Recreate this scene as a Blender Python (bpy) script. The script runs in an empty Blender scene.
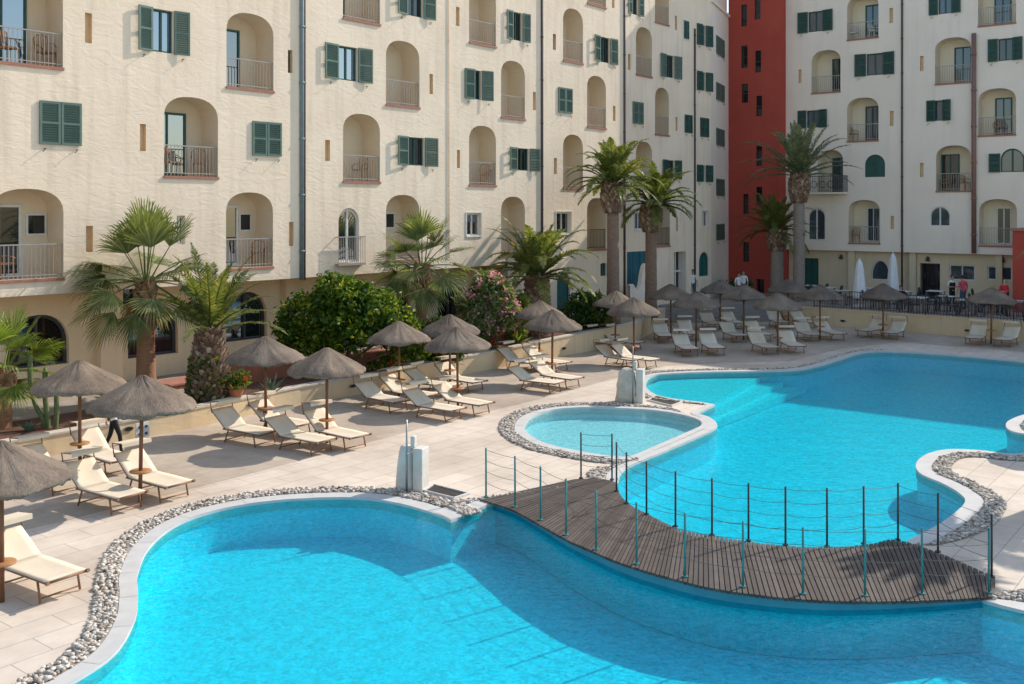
import bpy, bmesh, math, random
from mathutils import Vector, Matrix
from mathutils.geometry import tessellate_polygon
R = math.radians
rnd = random.Random(7)
sc = bpy.context.scene
COL = sc.collection
F, HOR, H = 1000.0, 210.0, 6.0          # focal length (px), horizon row, eye height (m)

def P(x, y, z=0.0):                      # point on the level z seen at photo position x, y
    Y = (H - z) * F / (y - HOR)
    return Vector(((x - 512) / F * Y, Y, z))
def at(x, Y, z=0.0):
    return Vector(((x - 512) / F * Y, Y, z))

# ------------------------------------------------------------------ mesh builder
class MB:
    def __init__(s): s.v = []; s.f = []; s.m = []; s.sm = []
    def add(s, vs, fs, mi=0, smooth=False):
        b = len(s.v); s.v += [tuple(p) for p in vs]
        for f in fs:
            s.f.append([b + i for i in f]); s.m.append(mi); s.sm.append(smooth)
        return s
    def box(s, c, size, rot=None, mi=0):
        hx, hy, hz = size[0] / 2, size[1] / 2, size[2] / 2
        vs = []
        for x, y, z in ((-1,-1,-1),(1,-1,-1),(1,1,-1),(-1,1,-1),(-1,-1,1),(1,-1,1),(1,1,1),(-1,1,1)):
            p = Vector((x*hx, y*hy, z*hz))
            if rot: p = rot @ p
            vs.append(Vector(c) + p)
        return s.add(vs, [(0,3,2,1),(4,5,6,7),(0,1,5,4),(1,2,6,5),(2,3,7,6),(3,0,4,7)], mi)
    def frame_box(s, o, ex, ey, ez, mi=0):   # box from corner o with three edge vectors
        o, ex, ey, ez = Vector(o), Vector(ex), Vector(ey), Vector(ez)
        vs = [o, o+ex, o+ex+ey, o+ey, o+ez, o+ex+ez, o+ex+ey+ez, o+ey+ez]
        fs = [(0,3,2,1),(4,5,6,7),(0,1,5,4),(1,2,6,5),(2,3,7,6),(3,0,4,7)]
        if ex.cross(ey).dot(ez) < 0: fs = [f[::-1] for f in fs]
        return s.add(vs, fs, mi)
    def tube(s, pts, rad, n=8, mi=0, caps=True, smooth=True):
        pts = [Vector(p) for p in pts]
        if not hasattr(rad, '__len__'): rad = [rad] * len(pts)
        vs = []; fs = []; up = None
        for i, p in enumerate(pts):
            d = (pts[min(i+1, len(pts)-1)] - pts[max(i-1, 0)])
            if d.length < 1e-9: d = Vector((0,0,1))
            d.normalize()
            if up is None:
                up = Vector((0,0,1)) if abs(d.z) < .9 else Vector((1,0,0))
            a = d.cross(up)
            if a.length < 1e-6: a = d.orthogonal()
            a.normalize(); b = d.cross(a); up = -b if False else up
            for k in range(n):
                t = 2*math.pi*k/n
                vs.append(p + (a*math.cos(t) + b*math.sin(t)) * rad[i])
        for i in range(len(pts)-1):
            for k in range(n):
                k2 = (k+1) % n
                fs.append((i*n+k, i*n+k2, (i+1)*n+k2, (i+1)*n+k))
        s.add(vs, fs, mi, smooth)
        if caps:
            b = len(s.v) - len(vs)
            s.f.append([b+k for k in range(n)][::-1]); s.m.append(mi); s.sm.append(False)
            e = b + (len(pts)-1)*n
            s.f.append([e+k for k in range(n)]); s.m.append(mi); s.sm.append(False)
        return s
    def lathe(s, prof, n=24, c=(0,0,0), mi=0, smooth=True, jit=None, caps=(False, False)):
        vs = []; fs = []
        for i, (r, z) in enumerate(prof):
            for k in range(n):
                t = 2*math.pi*k/n
                rr, zz = (r, z) if jit is None else jit(r, z, t, i)
                vs.append((c[0]+rr*math.cos(t), c[1]+rr*math.sin(t), c[2]+zz))
        m = len(prof)
        for i in range(m-1):
            for k in range(n):
                k2 = (k+1) % n
                fs.append((i*n+k, i*n+k2, (i+1)*n+k2, (i+1)*n+k))
        if caps[0]: fs.append(tuple(range(n))[::-1])
        if caps[1]: fs.append(tuple(range((m-1)*n, m*n)))
        return s.add(vs, fs, mi, smooth)
    def ball(s, c, r, mi=0, n=10, m=7, sc_=(1,1,1)):
        prof = [(max(1e-4, r*math.sin(math.pi*i/m)), -r*math.cos(math.pi*i/m)) for i in range(m+1)]
        b = len(s.v); s.lathe(prof, n, (0,0,0), mi)
        for i in range(b, len(s.v)):
            x, y, z = s.v[i]; s.v[i] = (c[0]+x*sc_[0], c[1]+y*sc_[1], c[2]+z*sc_[2])
        return s
    def fill(s, loops, mi=0, flip=False):   # polygon with holes, loops are lists of 3D points (tessellated in XY of given 2D)
        raise NotImplementedError
    def build(s, name, mats, parent=None):
        me = bpy.data.meshes.new(name)
        me.from_pydata(s.v, [], s.f)
        if not isinstance(mats, (list, tuple)): mats = [mats]
        for m in mats: me.materials.append(m)
        me.polygons.foreach_set('material_index', s.m)
        me.polygons.foreach_set('use_smooth', s.sm)
        me.update()
        o = bpy.data.objects.new(name, me); COL.objects.link(o)
        if parent: o.parent = parent
        return o

def tag(o, label=None, cat=None, group=None, kind=None):
    if label: o['label'] = label
    if cat: o['category'] = cat
    if group: o['group'] = group
    if kind: o['kind'] = kind
    return o
def empty(name, loc, rz=0.0, label=None, cat=None, group=None):
    o = bpy.data.objects.new(name, None); COL.objects.link(o)
    o.location = loc; o.rotation_euler = (0, 0, rz); o.empty_display_size = .2
    return tag(o, label, cat, group)
def kids(o): return [c for c in bpy.data.objects if c.parent == o]
def dup(o, loc, rz, label, cat=None, group=None, parent=None, scale=None):
    c = o.copy(); COL.objects.link(c)
    if parent is None:
        c.location = loc; c.rotation_euler = (0, 0, rz); c['label'] = label
        if cat: c['category'] = cat
        if group: c['group'] = group
        if scale: c.scale = (scale,)*3
    else: c.parent = parent
    for ch in kids(o): dup(ch, None, None, None, parent=c)
    return c
def tess(loops2):                       # list of 2D loops -> flat verts, triangles
    l3 = [[Vector((p[0], p[1], 0)) for p in l] for l in loops2]
    tris = tessellate_polygon(l3)
    flat = [p for l in loops2 for p in l]
    out = []
    for a, b, c in tris:
        A, B, C = flat[a], flat[b], flat[c]
        ar = (B[0]-A[0])*(C[1]-A[1]) - (B[1]-A[1])*(C[0]-A[0])
        if abs(ar) < 1e-9: continue
        out.append((a, b, c) if ar > 0 else (a, c, b))
    return flat, out

# ------------------------------------------------------------------ materials
def newmat(name):
    m = bpy.data.materials.new(name); m.use_nodes = True
    nt = m.node_tree; nt.nodes.clear()
    out = nt.nodes.new('ShaderNodeOutputMaterial')
    return m, nt, out
def N(nt, t, **kw):
    n = nt.nodes.new(t)
    for k, v in kw.items():
        if k in n.inputs: n.inputs[k].default_value = v
        else: setattr(n, k, v)
    return n
def L(nt, a, b): nt.links.new(a, b)
def c4(c): return (c[0], c[1], c[2], 1)
def coords(nt, scale=(1,1,1), rot=(0,0,0), kind='Object'):
    tc = N(nt, 'ShaderNodeTexCoord'); mp = N(nt, 'ShaderNodeMapping')
    mp.inputs['Scale'].default_value = scale; mp.inputs['Rotation'].default_value = rot
    L(nt, tc.outputs[kind], mp.inputs['Vector']); return mp.outputs['Vector']
def ramp(nt, fac, stops):
    r = N(nt, 'ShaderNodeValToRGB'); e = r.color_ramp.elements
    while len(e) > len(stops): e.remove(e[-1])
    while len(e) < len(stops): e.new(1)
    for i, (p, c) in enumerate(stops): e[i].position = p; e[i].color = c4(c)
    L(nt, fac, r.inputs['Fac']); return r.outputs['Color']
def mixc(nt, fac, a, b, mode='MIX'):
    m = N(nt, 'ShaderNodeMix', data_type='RGBA', blend_type=mode)
    for i, v in ((0, fac), (6, a), (7, b)):
        if hasattr(v, 'is_output'): L(nt, v, m.inputs[i])
        elif i == 0: m.inputs[0].default_value = v
        else: m.inputs[i].default_value = c4(v)
    return m.outputs[2]
def simple(name, c1, c2=None, rough=.7, nscale=6.0, detail=5, bump=0.0, bscale=None, bdist=.01, metal=0.0, spec=.4, stretch=(1,1,1), dirt=None):
    m, nt, out = newmat(name)
    b = N(nt, 'ShaderNodeBsdfPrincipled'); b.inputs['Roughness'].default_value = rough
    b.inputs['Metallic'].default_value = metal; b.inputs['Specular IOR Level'].default_value = spec
    L(nt, b.outputs[0], out.inputs[0])
    v = coords(nt, stretch)
    if c2 is None: c2 = tuple(x*.82 for x in c1)
    n = N(nt, 'ShaderNodeTexNoise'); n.inputs['Scale'].default_value = nscale; n.inputs['Detail'].default_value = detail
    L(nt, v, n.inputs['Vector'])
    col = ramp(nt, n.outputs['Fac'], [(.3, c2), (.7, c1)])
    if dirt:
        n3 = N(nt, 'ShaderNodeTexNoise'); n3.inputs['Scale'].default_value = dirt[1]; n3.inputs['Detail'].default_value = 4
        L(nt, coords(nt, dirt[2] if len(dirt) > 2 else (1,1,1)), n3.inputs['Vector'])
        f = ramp(nt, n3.outputs['Fac'], [(.42, (0,0,0)), (.75, (dirt[3],)*3 if len(dirt) > 3 else (.5,.5,.5))])
        col = mixc(nt, f, col, dirt[0])
    L(nt, col, b.inputs['Base Color'])
    if bump:
        n2 = N(nt, 'ShaderNodeTexNoise'); n2.inputs['Scale'].default_value = bscale or nscale*4; n2.inputs['Detail'].default_value = 4
        L(nt, v, n2.inputs['Vector'])
        bp = N(nt, 'ShaderNodeBump'); bp.inputs['Strength'].default_value = bump; bp.inputs['Distance'].default_value = bdist
        L(nt, n2.outputs['Fac'], bp.inputs['Height']); L(nt, bp.outputs[0], b.inputs['Normal'])
    return m
def leafmat(name, dark, light, tip=None, trans=.3, rough=.5):
    m, nt, out = newmat(name)
    g = N(nt, 'ShaderNodeNewGeometry')
    v = coords(nt)
    n = N(nt, 'ShaderNodeTexNoise'); n.inputs['Scale'].default_value = 1.6; n.inputs['Detail'].default_value = 3
    L(nt, v, n.inputs['Vector'])
    ad = N(nt, 'ShaderNodeMath', operation='MULTIPLY_ADD'); ad.inputs[1].default_value = .55
    L(nt, g.outputs['Random Per Island'], ad.inputs[0])
    sub = N(nt, 'ShaderNodeMath', operation='MULTIPLY_ADD'); sub.inputs[1].default_value = .9; sub.inputs[2].default_value = -.22
    L(nt, n.outputs['Fac'], sub.inputs[0]); L(nt, sub.outputs[0], ad.inputs[2])
    st = [(.08, dark), (.6, light)]
    if tip: st.append((.92, tip))
    col = ramp(nt, ad.outputs[0], st)
    b = N(nt, 'ShaderNodeBsdfPrincipled'); b.inputs['Roughness'].default_value = rough; b.inputs['Specular IOR Level'].default_value = .35
    t = N(nt, 'ShaderNodeBsdfTranslucent'); mx = N(nt, 'ShaderNodeMixShader'); mx.inputs[0].default_value = trans
    L(nt, col, b.inputs['Base Color'])
    L(nt, mixc(nt, 1.0, col, (1.35, 1.3, .6), 'MULTIPLY'), t.inputs['Color'])
    L(nt, b.outputs[0], mx.inputs[1]); L(nt, t.outputs[0], mx.inputs[2]); L(nt, mx.outputs[0], out.inputs[0])
    return m
def stucco(name, c1, c2, streak=.25, bump=.55, bd=.035):
    m, nt, out = newmat(name)
    b = N(nt, 'ShaderNodeBsdfPrincipled'); b.inputs['Roughness'].default_value = .9; b.inputs['Specular IOR Level'].default_value = .205
    L(nt, b.outputs[0], out.inputs[0])
    n = N(nt, 'ShaderNodeTexNoise'); n.inputs['Scale'].default_value = .55; n.inputs['Detail'].default_value = 6; L(nt, coords(nt), n.inputs['Vector'])
    col = ramp(nt, n.outputs['Fac'], [(.3, c2), (.65, c1)])
    s = N(nt, 'ShaderNodeTexNoise'); s.inputs['Scale'].default_value = 1.4; s.inputs['Detail'].default_value = 5; L(nt, coords(nt, (2.2,2.2,.2)), s.inputs['Vector'])
    f = ramp(nt, s.outputs['Fac'], [(.5, (0,0,0)), (.8, (streak,)*3)])
    col = mixc(nt, f, col, tuple(x*.62 for x in c2))
    L(nt, col, b.inputs['Base Color'])
    w = N(nt, 'ShaderNodeTexNoise'); w.inputs['Scale'].default_value = 1.0; w.inputs['Detail'].default_value = 5; w.inputs['Roughness'].default_value = .55; w.inputs['Distortion'].default_value = 1.6
    L(nt, coords(nt, (1.7,1.7,4.2)), w.inputs['Vector'])
    w2 = N(nt, 'ShaderNodeTexNoise'); w2.inputs['Scale'].default_value = 16; w2.inputs['Detail'].default_value = 3; L(nt, coords(nt), w2.inputs['Vector'])
    ad = N(nt, 'ShaderNodeMath', operation='MULTIPLY_ADD'); ad.inputs[1].default_value = .12
    L(nt, w2.outputs['Fac'], ad.inputs[0]); L(nt, w.outputs['Fac'], ad.inputs[2])
    bp = N(nt, 'ShaderNodeBump'); bp.inputs['Strength'].default_value = bump; bp.inputs['Distance'].default_value = bd
    L(nt, ad.outputs[0], bp.inputs['Height']); L(nt, bp.outputs[0], b.inputs['Normal'])
    return m
def glassy(name, tint, refl=.3, rough=.03):
    m, nt, out = newmat(name)
    d = N(nt, 'ShaderNodeBsdfDiffuse'); d.inputs[0].default_value = c4(tint)
    g = N(nt, 'ShaderNodeBsdfGlossy'); g.inputs['Color'].default_value = (.8,.88,1,1); g.inputs['Roughness'].default_value = rough
    lw = N(nt, 'ShaderNodeFresnel'); lw.inputs['IOR'].default_value = 1.5
    ad = N(nt, 'ShaderNodeMath', operation='ADD', use_clamp=True); ad.inputs[1].default_value = refl; L(nt, lw.outputs[0], ad.inputs[0])
    mx = N(nt, 'ShaderNodeMixShader'); L(nt, ad.outputs[0], mx.inputs[0]); L(nt, d.outputs[0], mx.inputs[1]); L(nt, g.outputs[0], mx.inputs[2])
    L(nt, mx.outputs[0], out.inputs[0]); return m
def tiles(name, c1, c2, mortar, bw, bh, ms, rotz, rough=.75, bump=.3, vary=.5):
    m, nt, out = newmat(name)
    b = N(nt, 'ShaderNodeBsdfPrincipled'); b.inputs['Roughness'].default_value = rough; b.inputs['Specular IOR Level'].default_value = .25
    L(nt, b.outputs[0], out.inputs[0])
    v = coords(nt, (1,1,1), (0,0,rotz))
    br = N(nt, 'ShaderNodeTexBrick'); br.offset = .5
    br.inputs['Color1'].default_value = c4(c1); br.inputs['Color2'].default_value = c4(c2); br.inputs['Mortar'].default_value = c4(mortar)
    br.inputs['Scale'].default_value = 1; br.inputs['Mortar Size'].default_value = ms; br.inputs['Brick Width'].default_value = bw; br.inputs['Row Height'].default_value = bh
    br.inputs['Mortar Smooth'].default_value = .3
    L(nt, v, br.inputs['Vector'])
    n = N(nt, 'ShaderNodeTexNoise'); n.inputs['Scale'].default_value = 2.2; n.inputs['Detail'].default_value = 8; n.inputs['Roughness'].default_value = .65; L(nt, v, n.inputs['Vector'])
    f = ramp(nt, n.outputs['Fac'], [(.3, (1-vary*.35,)*3), (.72, (1.04,)*3)])
    n2 = N(nt, 'ShaderNodeTexNoise'); n2.inputs['Scale'].default_value = .35; n2.inputs['Detail'].default_value = 5; L(nt, v, n2.inputs['Vector'])
    f2 = ramp(nt, n2.outputs['Fac'], [(.33, (.78,.76,.74)), (.62, (1,1,1))])
    col = mixc(nt, 1.0, mixc(nt, 1.0, br.outputs['Color'], f, 'MULTIPLY'), f2, 'MULTIPLY')
    L(nt, col, b.inputs['Base Color'])
    iv = N(nt, 'ShaderNodeMath', operation='SUBTRACT'); iv.inputs[0].default_value = 1; L(nt, br.outputs['Fac'], iv.inputs[1])
    ad = N(nt, 'ShaderNodeMath', operation='MULTIPLY_ADD'); ad.inputs[1].default_value = .25; L(nt, n.outputs['Fac'], ad.inputs[0]); L(nt, iv.outputs[0], ad.inputs[2])
    bp = N(nt, 'ShaderNodeBump'); bp.inputs['Strength'].default_value = bump; bp.inputs['Distance'].default_value = .006
    L(nt, ad.outputs[0], bp.inputs['Height']); L(nt, bp.outputs[0], b.inputs['Normal'])
    return m
def water(name, tint, bscale=7.0, bstr=.35, scat=(.0,.42,.62), turb=.035):
    m, nt, out = newmat(name)
    v = coords(nt)
    n = N(nt, 'ShaderNodeTexNoise'); n.inputs['Scale'].default_value = bscale; n.inputs['Detail'].default_value = 4; n.inputs['Roughness'].default_value = .55; n.inputs['Distortion'].default_value = .6; L(nt, v, n.inputs['Vector'])
    n2 = N(nt, 'ShaderNodeTexNoise'); n2.inputs['Scale'].default_value = 1.3; n2.inputs['Detail'].default_value = 2; L(nt, v, n2.inputs['Vector'])
    ad = N(nt, 'ShaderNodeMath', operation='MULTIPLY_ADD'); ad.inputs[1].default_value = 1.5; L(nt, n2.outputs['Fac'], ad.inputs[0]); L(nt, n.outputs['Fac'], ad.inputs[2])
    bp = N(nt, 'ShaderNodeBump'); bp.inputs['Strength'].default_value = bstr; bp.inputs['Distance'].default_value = .05
    L(nt, ad.outputs[0], bp.inputs['Height'])
    ge = N(nt, 'ShaderNodeNewGeometry'); dt = N(nt, 'ShaderNodeVectorMath', operation='DOT_PRODUCT'); L(nt, ge.outputs['Incoming'], dt.inputs[0]); L(nt, bp.outputs[0], dt.inputs[1])
    ab = N(nt, 'ShaderNodeMath', operation='ABSOLUTE'); L(nt, dt.outputs['Value'], ab.inputs[0])
    om = N(nt, 'ShaderNodeMath', operation='SUBTRACT', use_clamp=True); om.inputs[0].default_value = 1; L(nt, ab.outputs[0], om.inputs[1])
    pw = N(nt, 'ShaderNodeMath', operation='POWER'); pw.inputs[1].default_value = 5; L(nt, om.outputs[0], pw.inputs[0])
    fr = N(nt, 'ShaderNodeMath', operation='MULTIPLY_ADD', use_clamp=True); fr.inputs[1].default_value = .6; fr.inputs[2].default_value = .02; L(nt, pw.outputs[0], fr.inputs[0])   # Schlick, the same from both sides
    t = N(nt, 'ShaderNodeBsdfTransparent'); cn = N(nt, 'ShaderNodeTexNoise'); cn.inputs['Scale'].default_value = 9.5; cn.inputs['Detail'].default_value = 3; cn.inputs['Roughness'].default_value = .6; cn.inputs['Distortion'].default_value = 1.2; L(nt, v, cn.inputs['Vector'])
    L(nt, ramp(nt, cn.outputs['Fac'], [(.36, tuple(x*.74 for x in tint)), (.5, tuple(x*.90 for x in tint)), (.62, tint)]), t.inputs[0])   # caustic ripple light put into the tint as noise
    g = N(nt, 'ShaderNodeBsdfGlossy'); g.inputs['Roughness'].default_value = .03; L(nt, bp.outputs[0], g.inputs['Normal'])
    mx = N(nt, 'ShaderNodeMixShader'); L(nt, fr.outputs[0], mx.inputs[0]); L(nt, t.outputs[0], mx.inputs[1]); L(nt, g.outputs[0], mx.inputs[2])
    L(nt, mx.outputs[0], out.inputs[0])
    df = N(nt, 'ShaderNodeBsdfDiffuse'); df.inputs[0].default_value = c4(scat); m2 = N(nt, 'ShaderNodeMixShader')   # suspended haze in the water; noise in it imitates surface sparkle
    L(nt, ramp(nt, n.outputs['Fac'], [(.35, (turb*.6,)*3), (.65, (turb*1.5,)*3)]), m2.inputs[0]); L(nt, t.outputs[0], m2.inputs[1]); L(nt, df.outputs[0], m2.inputs[2]); L(nt, m2.outputs[0], mx.inputs[1]); return m
def poolmat(name, c1, c2):
    m, nt, out = newmat(name)
    b = N(nt, 'ShaderNodeBsdfPrincipled'); b.inputs['Roughness'].default_value = .5
    L(nt, b.outputs[0], out.inputs[0])
    v = coords(nt)
    vo = N(nt, 'ShaderNodeTexVoronoi'); vo.inputs['Scale'].default_value = 34; L(nt, v, vo.inputs['Vector'])
    col = mixc(nt, vo.outputs['Color'], c1, c2)
    n = N(nt, 'ShaderNodeTexNoise'); n.inputs['Scale'].default_value = 7; n.inputs['Detail'].default_value = 6; n.inputs['Roughness'].default_value = .65; n.inputs['Distortion'].default_value = 1.5; L(nt, v, n.inputs['Vector'])
    f = ramp(nt, n.outputs['Fac'], [(.38, (.86,.90,.93)), (.62, (1.08,1.06,1.05))])  # caustic speckle painted into the tile colour
    L(nt, mixc(nt, 1.0, col, f, 'MULTIPLY'), b.inputs['Base Color'])
    return m
def thatch(name):
    m, nt, out = newmat(name)
    b = N(nt, 'ShaderNodeBsdfPrincipled'); b.inputs['Roughness'].default_value = .95; b.inputs['Specular IOR Level'].default_value = .1
    L(nt, b.outputs[0], out.inputs[0])
    tc = N(nt, 'ShaderNodeTexCoord'); sx = N(nt, 'ShaderNodeSeparateXYZ'); L(nt, tc.outputs['Object'], sx.inputs[0])
    a = N(nt, 'ShaderNodeMath', operation='ARCTAN2'); L(nt, sx.outputs['Y'], a.inputs[0]); L(nt, sx.outputs['X'], a.inputs[1])
    am = N(nt, 'ShaderNodeMath', operation='MULTIPLY'); am.inputs[1].default_value = 30; L(nt, a.outputs[0], am.inputs[0])
    zm = N(nt, 'ShaderNodeMath', operation='MULTIPLY'); zm.inputs[1].default_value = 22; L(nt, sx.outputs['Z'], zm.inputs[0])
    cb = N(nt, 'ShaderNodeCombineXYZ'); L(nt, am.outputs[0], cb.inputs[0]); L(nt, zm.outputs[0], cb.inputs[1])
    oi = N(nt, 'ShaderNodeObjectInfo'); om = N(nt, 'ShaderNodeMath', operation='MULTIPLY'); om.inputs[1].default_value = 40; L(nt, oi.outputs['Random'], om.inputs[0]); L(nt, om.outputs[0], cb.inputs[2])
    n = N(nt, 'ShaderNodeTexNoise'); n.inputs['Scale'].default_value = 1.2; n.inputs['Detail'].default_value = 6; n.inputs['Roughness'].default_value = .7; L(nt, cb.outputs[0], n.inputs['Vector'])
    col = ramp(nt, n.outputs['Fac'], [(.25, (.125,.10,.08)), (.55, (.225,.185,.152)), (.85, (.32,.27,.225))])
    n2 = N(nt, 'ShaderNodeTexNoise'); n2.inputs['Scale'].default_value = 1.7; n2.inputs['Detail'].default_value = 3
    v2 = N(nt, 'ShaderNodeVectorMath', operation='ADD'); L(nt, tc.outputs['Object'], v2.inputs[0]); cz = N(nt, 'ShaderNodeCombineXYZ'); L(nt, om.outputs[0], cz.inputs[0]); L(nt, cz.outputs[0], v2.inputs[1]); L(nt, v2.outputs[0], n2.inputs['Vector'])
    f = ramp(nt, n2.outputs['Fac'], [(.35, (.72,.70,.70)), (.65, (1.1,1.08,1.05))])
    tone = ramp(nt, oi.outputs['Random'], [(0, (.82,.80,.79)), (.5, (1,1,1)), (1, (1.15,1.10,1.03))])
    L(nt, mixc(nt, 1.0, mixc(nt, 1.0, col, f, 'MULTIPLY'), tone, 'MULTIPLY'), b.inputs['Base Color'])
    bp = N(nt, 'ShaderNodeBump'); bp.inputs['Strength'].default_value = .6; bp.inputs['Distance'].default_value = .025; L(nt, n.outputs['Fac'], bp.inputs['Height']); L(nt, bp.outputs[0], b.inputs['Normal'])
    return m
def islandmat(name, stops, rough=.8, nscale=20):
    m, nt, out = newmat(name)
    b = N(nt, 'ShaderNodeBsdfPrincipled'); b.inputs['Roughness'].default_value = rough
    g = N(nt, 'ShaderNodeNewGeometry'); col = ramp(nt, g.outputs['Random Per Island'], stops)
    n = N(nt, 'ShaderNodeTexNoise'); n.inputs['Scale'].default_value = nscale; L(nt, coords(nt), n.inputs['Vector'])
    f = ramp(nt, n.outputs['Fac'], [(.3, (.75,)*3), (.7, (1.05,)*3)])
    L(nt, mixc(nt, 1.0, col, f, 'MULTIPLY'), b.inputs['Base Color']); L(nt, b.outputs[0], out.inputs[0]); return m

M = {}
M['cream'] = stucco('cream_stucco', (.90,.745,.585), (.83,.67,.515), .4, .42)
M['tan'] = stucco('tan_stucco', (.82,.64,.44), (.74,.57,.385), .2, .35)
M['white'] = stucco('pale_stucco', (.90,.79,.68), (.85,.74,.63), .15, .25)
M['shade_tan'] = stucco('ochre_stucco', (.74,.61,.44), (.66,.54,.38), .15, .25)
M['red'] = stucco('red_stucco', (.46,.085,.06), (.40,.07,.05), .1, .25)
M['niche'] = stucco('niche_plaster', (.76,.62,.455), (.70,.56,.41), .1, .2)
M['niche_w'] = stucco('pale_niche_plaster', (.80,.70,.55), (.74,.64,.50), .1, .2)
M['sill'] = simple('red_clay_sill', (.42,.19,.14), (.34,.15,.11), .8)
M['rail'] = simple('grey_painted_iron', (.40,.37,.34), None, .5)
M['iron'] = simple('dark_iron', (.06,.06,.065), None, .5)
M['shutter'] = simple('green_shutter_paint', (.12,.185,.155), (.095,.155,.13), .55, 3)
M['shutter_d'] = simple('shaded_shutter_frame_green', (.035,.10,.085), (.025,.075,.065), .55, 3)  # darker shutter green with shade put in for shaded windows; frames share it
M['teal'] = simple('teal_door_paint', (.02,.12,.12), (.015,.09,.09), .5, 3)
M['glass'] = glassy('window_glass', (.015,.02,.025), .22)
M['glass_blue'] = glassy('sky_tinted_glass', (.05,.12,.20), .30)  # blue base colour stands in for part of the sky reflection
M['glass_r'] = glassy('sky_tinted_window_glass', (.04,.062,.085), .05)  # sky's blue reflection put into the base colour, little real gloss
M['dark'] = glassy('dark_interior_glass', (.012,.012,.012), .04)
M['wframe'] = simple('white_window_frame', (.75,.74,.70), None, .5)
M['slit'] = simple('slit_recess', (.78,.58,.36), (.70,.50,.30), .9)
M['pipe_b'] = simple('bluegrey_pipe', (.22,.27,.29), None, .6)
M['pipe_d'] = simple('brown_pipe', (.11,.075,.07), None, .6)
M['pipe_r'] = simple('copper_pipe', (.27,.15,.125), None, .5)
wd = math.atan2(.79, .61)
M['deck'] = tiles('travertine_tiles', (.735,.63,.525), (.68,.58,.48), (.46,.40,.35), 1.15, .58, .011, -R(52), vary=.45)
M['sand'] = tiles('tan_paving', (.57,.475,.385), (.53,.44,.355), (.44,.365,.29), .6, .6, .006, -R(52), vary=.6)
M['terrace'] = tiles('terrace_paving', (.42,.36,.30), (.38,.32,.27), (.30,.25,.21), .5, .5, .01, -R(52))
M['soil'] = simple('reddish_soil', (.16,.07,.045), (.08,.045,.03), .95, 5, 6, .6, 14, .05)
M['coping'] = simple('white_coping', (.57,.555,.535), (.49,.48,.465), .7, 3, 6, .2, 40, .004)
M['gravel_bed'] = simple('gravel_bed', (.42,.38,.34), (.30,.27,.24), .95, 30)
M['pebble'] = islandmat('pebbles', [(0, (.24,.19,.15)), (.2, (.42,.36,.30)), (.5, (.60,.53,.45)), (.8, (.74,.68,.60)), (1, (.36,.27,.20))])
M['pool'] = poolmat('pool_tiles', (.24,.73,.82), (.30,.81,.90))
M['pool_shade'] = poolmat('shaded_pool_tiles', (.14,.44,.52), (.20,.54,.60))  # pool tile copy darkened to carry the shade under the bridge
M['pool_l'] = poolmat('pale_pool_tiles', (.58,.84,.85), (.66,.90,.91))
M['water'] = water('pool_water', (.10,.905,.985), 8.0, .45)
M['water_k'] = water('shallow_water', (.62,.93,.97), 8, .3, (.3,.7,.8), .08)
M['wallcream'] = stucco('retaining_wall_plaster', (.72,.56,.36), (.62,.47,.30), .3, .3)
M['cap'] = simple('stone_cap', (.60,.53,.45), None, .8, 8, 5, .3)
M['steps'] = simple('grey_step_stone', (.30,.275,.25), (.24,.22,.20), .9, 4)
M['wood'] = simple('brown_wood', (.22,.10,.05), (.14,.06,.03), .6, 5, 5, .2, 30, .003, stretch=(4,4,1))
M['lwood'] = simple('varnished_wood', (.42,.20,.08), (.32,.14,.055), .5, 8)
M['frame'] = simple('lounger_brown_frame', (.27,.135,.07), (.19,.095,.05), .5, 8)
M['canvas'] = simple('cream_canvas', (.72,.62,.485), (.66,.565,.44), .9, 5, 5, .25, 60, .004)
M['canvas_shade'] = simple('shaded_canvas', (.74,.655,.54), (.68,.60,.49), .9, 5, 5, .25, 60, .004)  # canvas copy for the sunbeds in shade, light difference put into its colour
M['thatch'] = thatch('thatch')
M['bark'] = islandmat('palm_bark_scales', [(0, (.13,.075,.05)), (.5, (.25,.155,.105)), (.85, (.38,.26,.18)), (1, (.55,.45,.35))], .95, 8)
M['barkred'] = islandmat('palm_bark_reddish', [(0, (.22,.11,.06)), (.5, (.33,.17,.095)), (1, (.42,.25,.15))], .95, 8)
M['trunk'] = simple('smooth_palm_trunk', (.30,.20,.15), (.20,.13,.10), .95, 6, 5, .8, 10, .03, stretch=(1,1,5))
M['trunkg'] = simple('grey_palm_trunk', (.34,.28,.24), (.22,.18,.155), .95, 6, 5, .8, 10, .03, stretch=(1,1,5))
M['trunkred'] = simple('reddish_palm_trunk', (.36,.19,.11), (.26,.13,.075), .95, 4, 5, .7, 8, .03, stretch=(1,1,6))
M['frond'] = leafmat('date_palm_frond', (.065,.09,.025), (.17,.205,.055), (.34,.32,.11), .4)
M['frondg'] = leafmat('greyish_palm_frond', (.09,.115,.07), (.21,.245,.15), (.32,.35,.2), .4)
M['frondd'] = leafmat('dark_palm_frond', (.06,.085,.025), (.15,.19,.05), (.25,.26,.085), .4)
M['fan'] = leafmat('fan_palm_leaf', (.06,.09,.035), (.18,.22,.08), (.40,.40,.2), .4)
M['fanb'] = leafmat('bright_fan_leaf', (.07,.12,.02), (.19,.255,.045), (.34,.36,.08), .4)
M['straw'] = leafmat('dry_palm_leaf', (.22,.15,.07), (.40,.30,.16))
M['bush'] = leafmat('citrus_leaf', (.010,.038,.006), (.075,.155,.014), (.50,.50,.035), .35, .5)
M['bush2'] = leafmat('dark_shrub_leaf', (.02,.05,.014), (.07,.13,.03), (.14,.2,.045), .3)
M['oleander'] = leafmat('oleander_leaf', (.07,.11,.04), (.21,.28,.11), (.34,.38,.18), .45)
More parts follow.
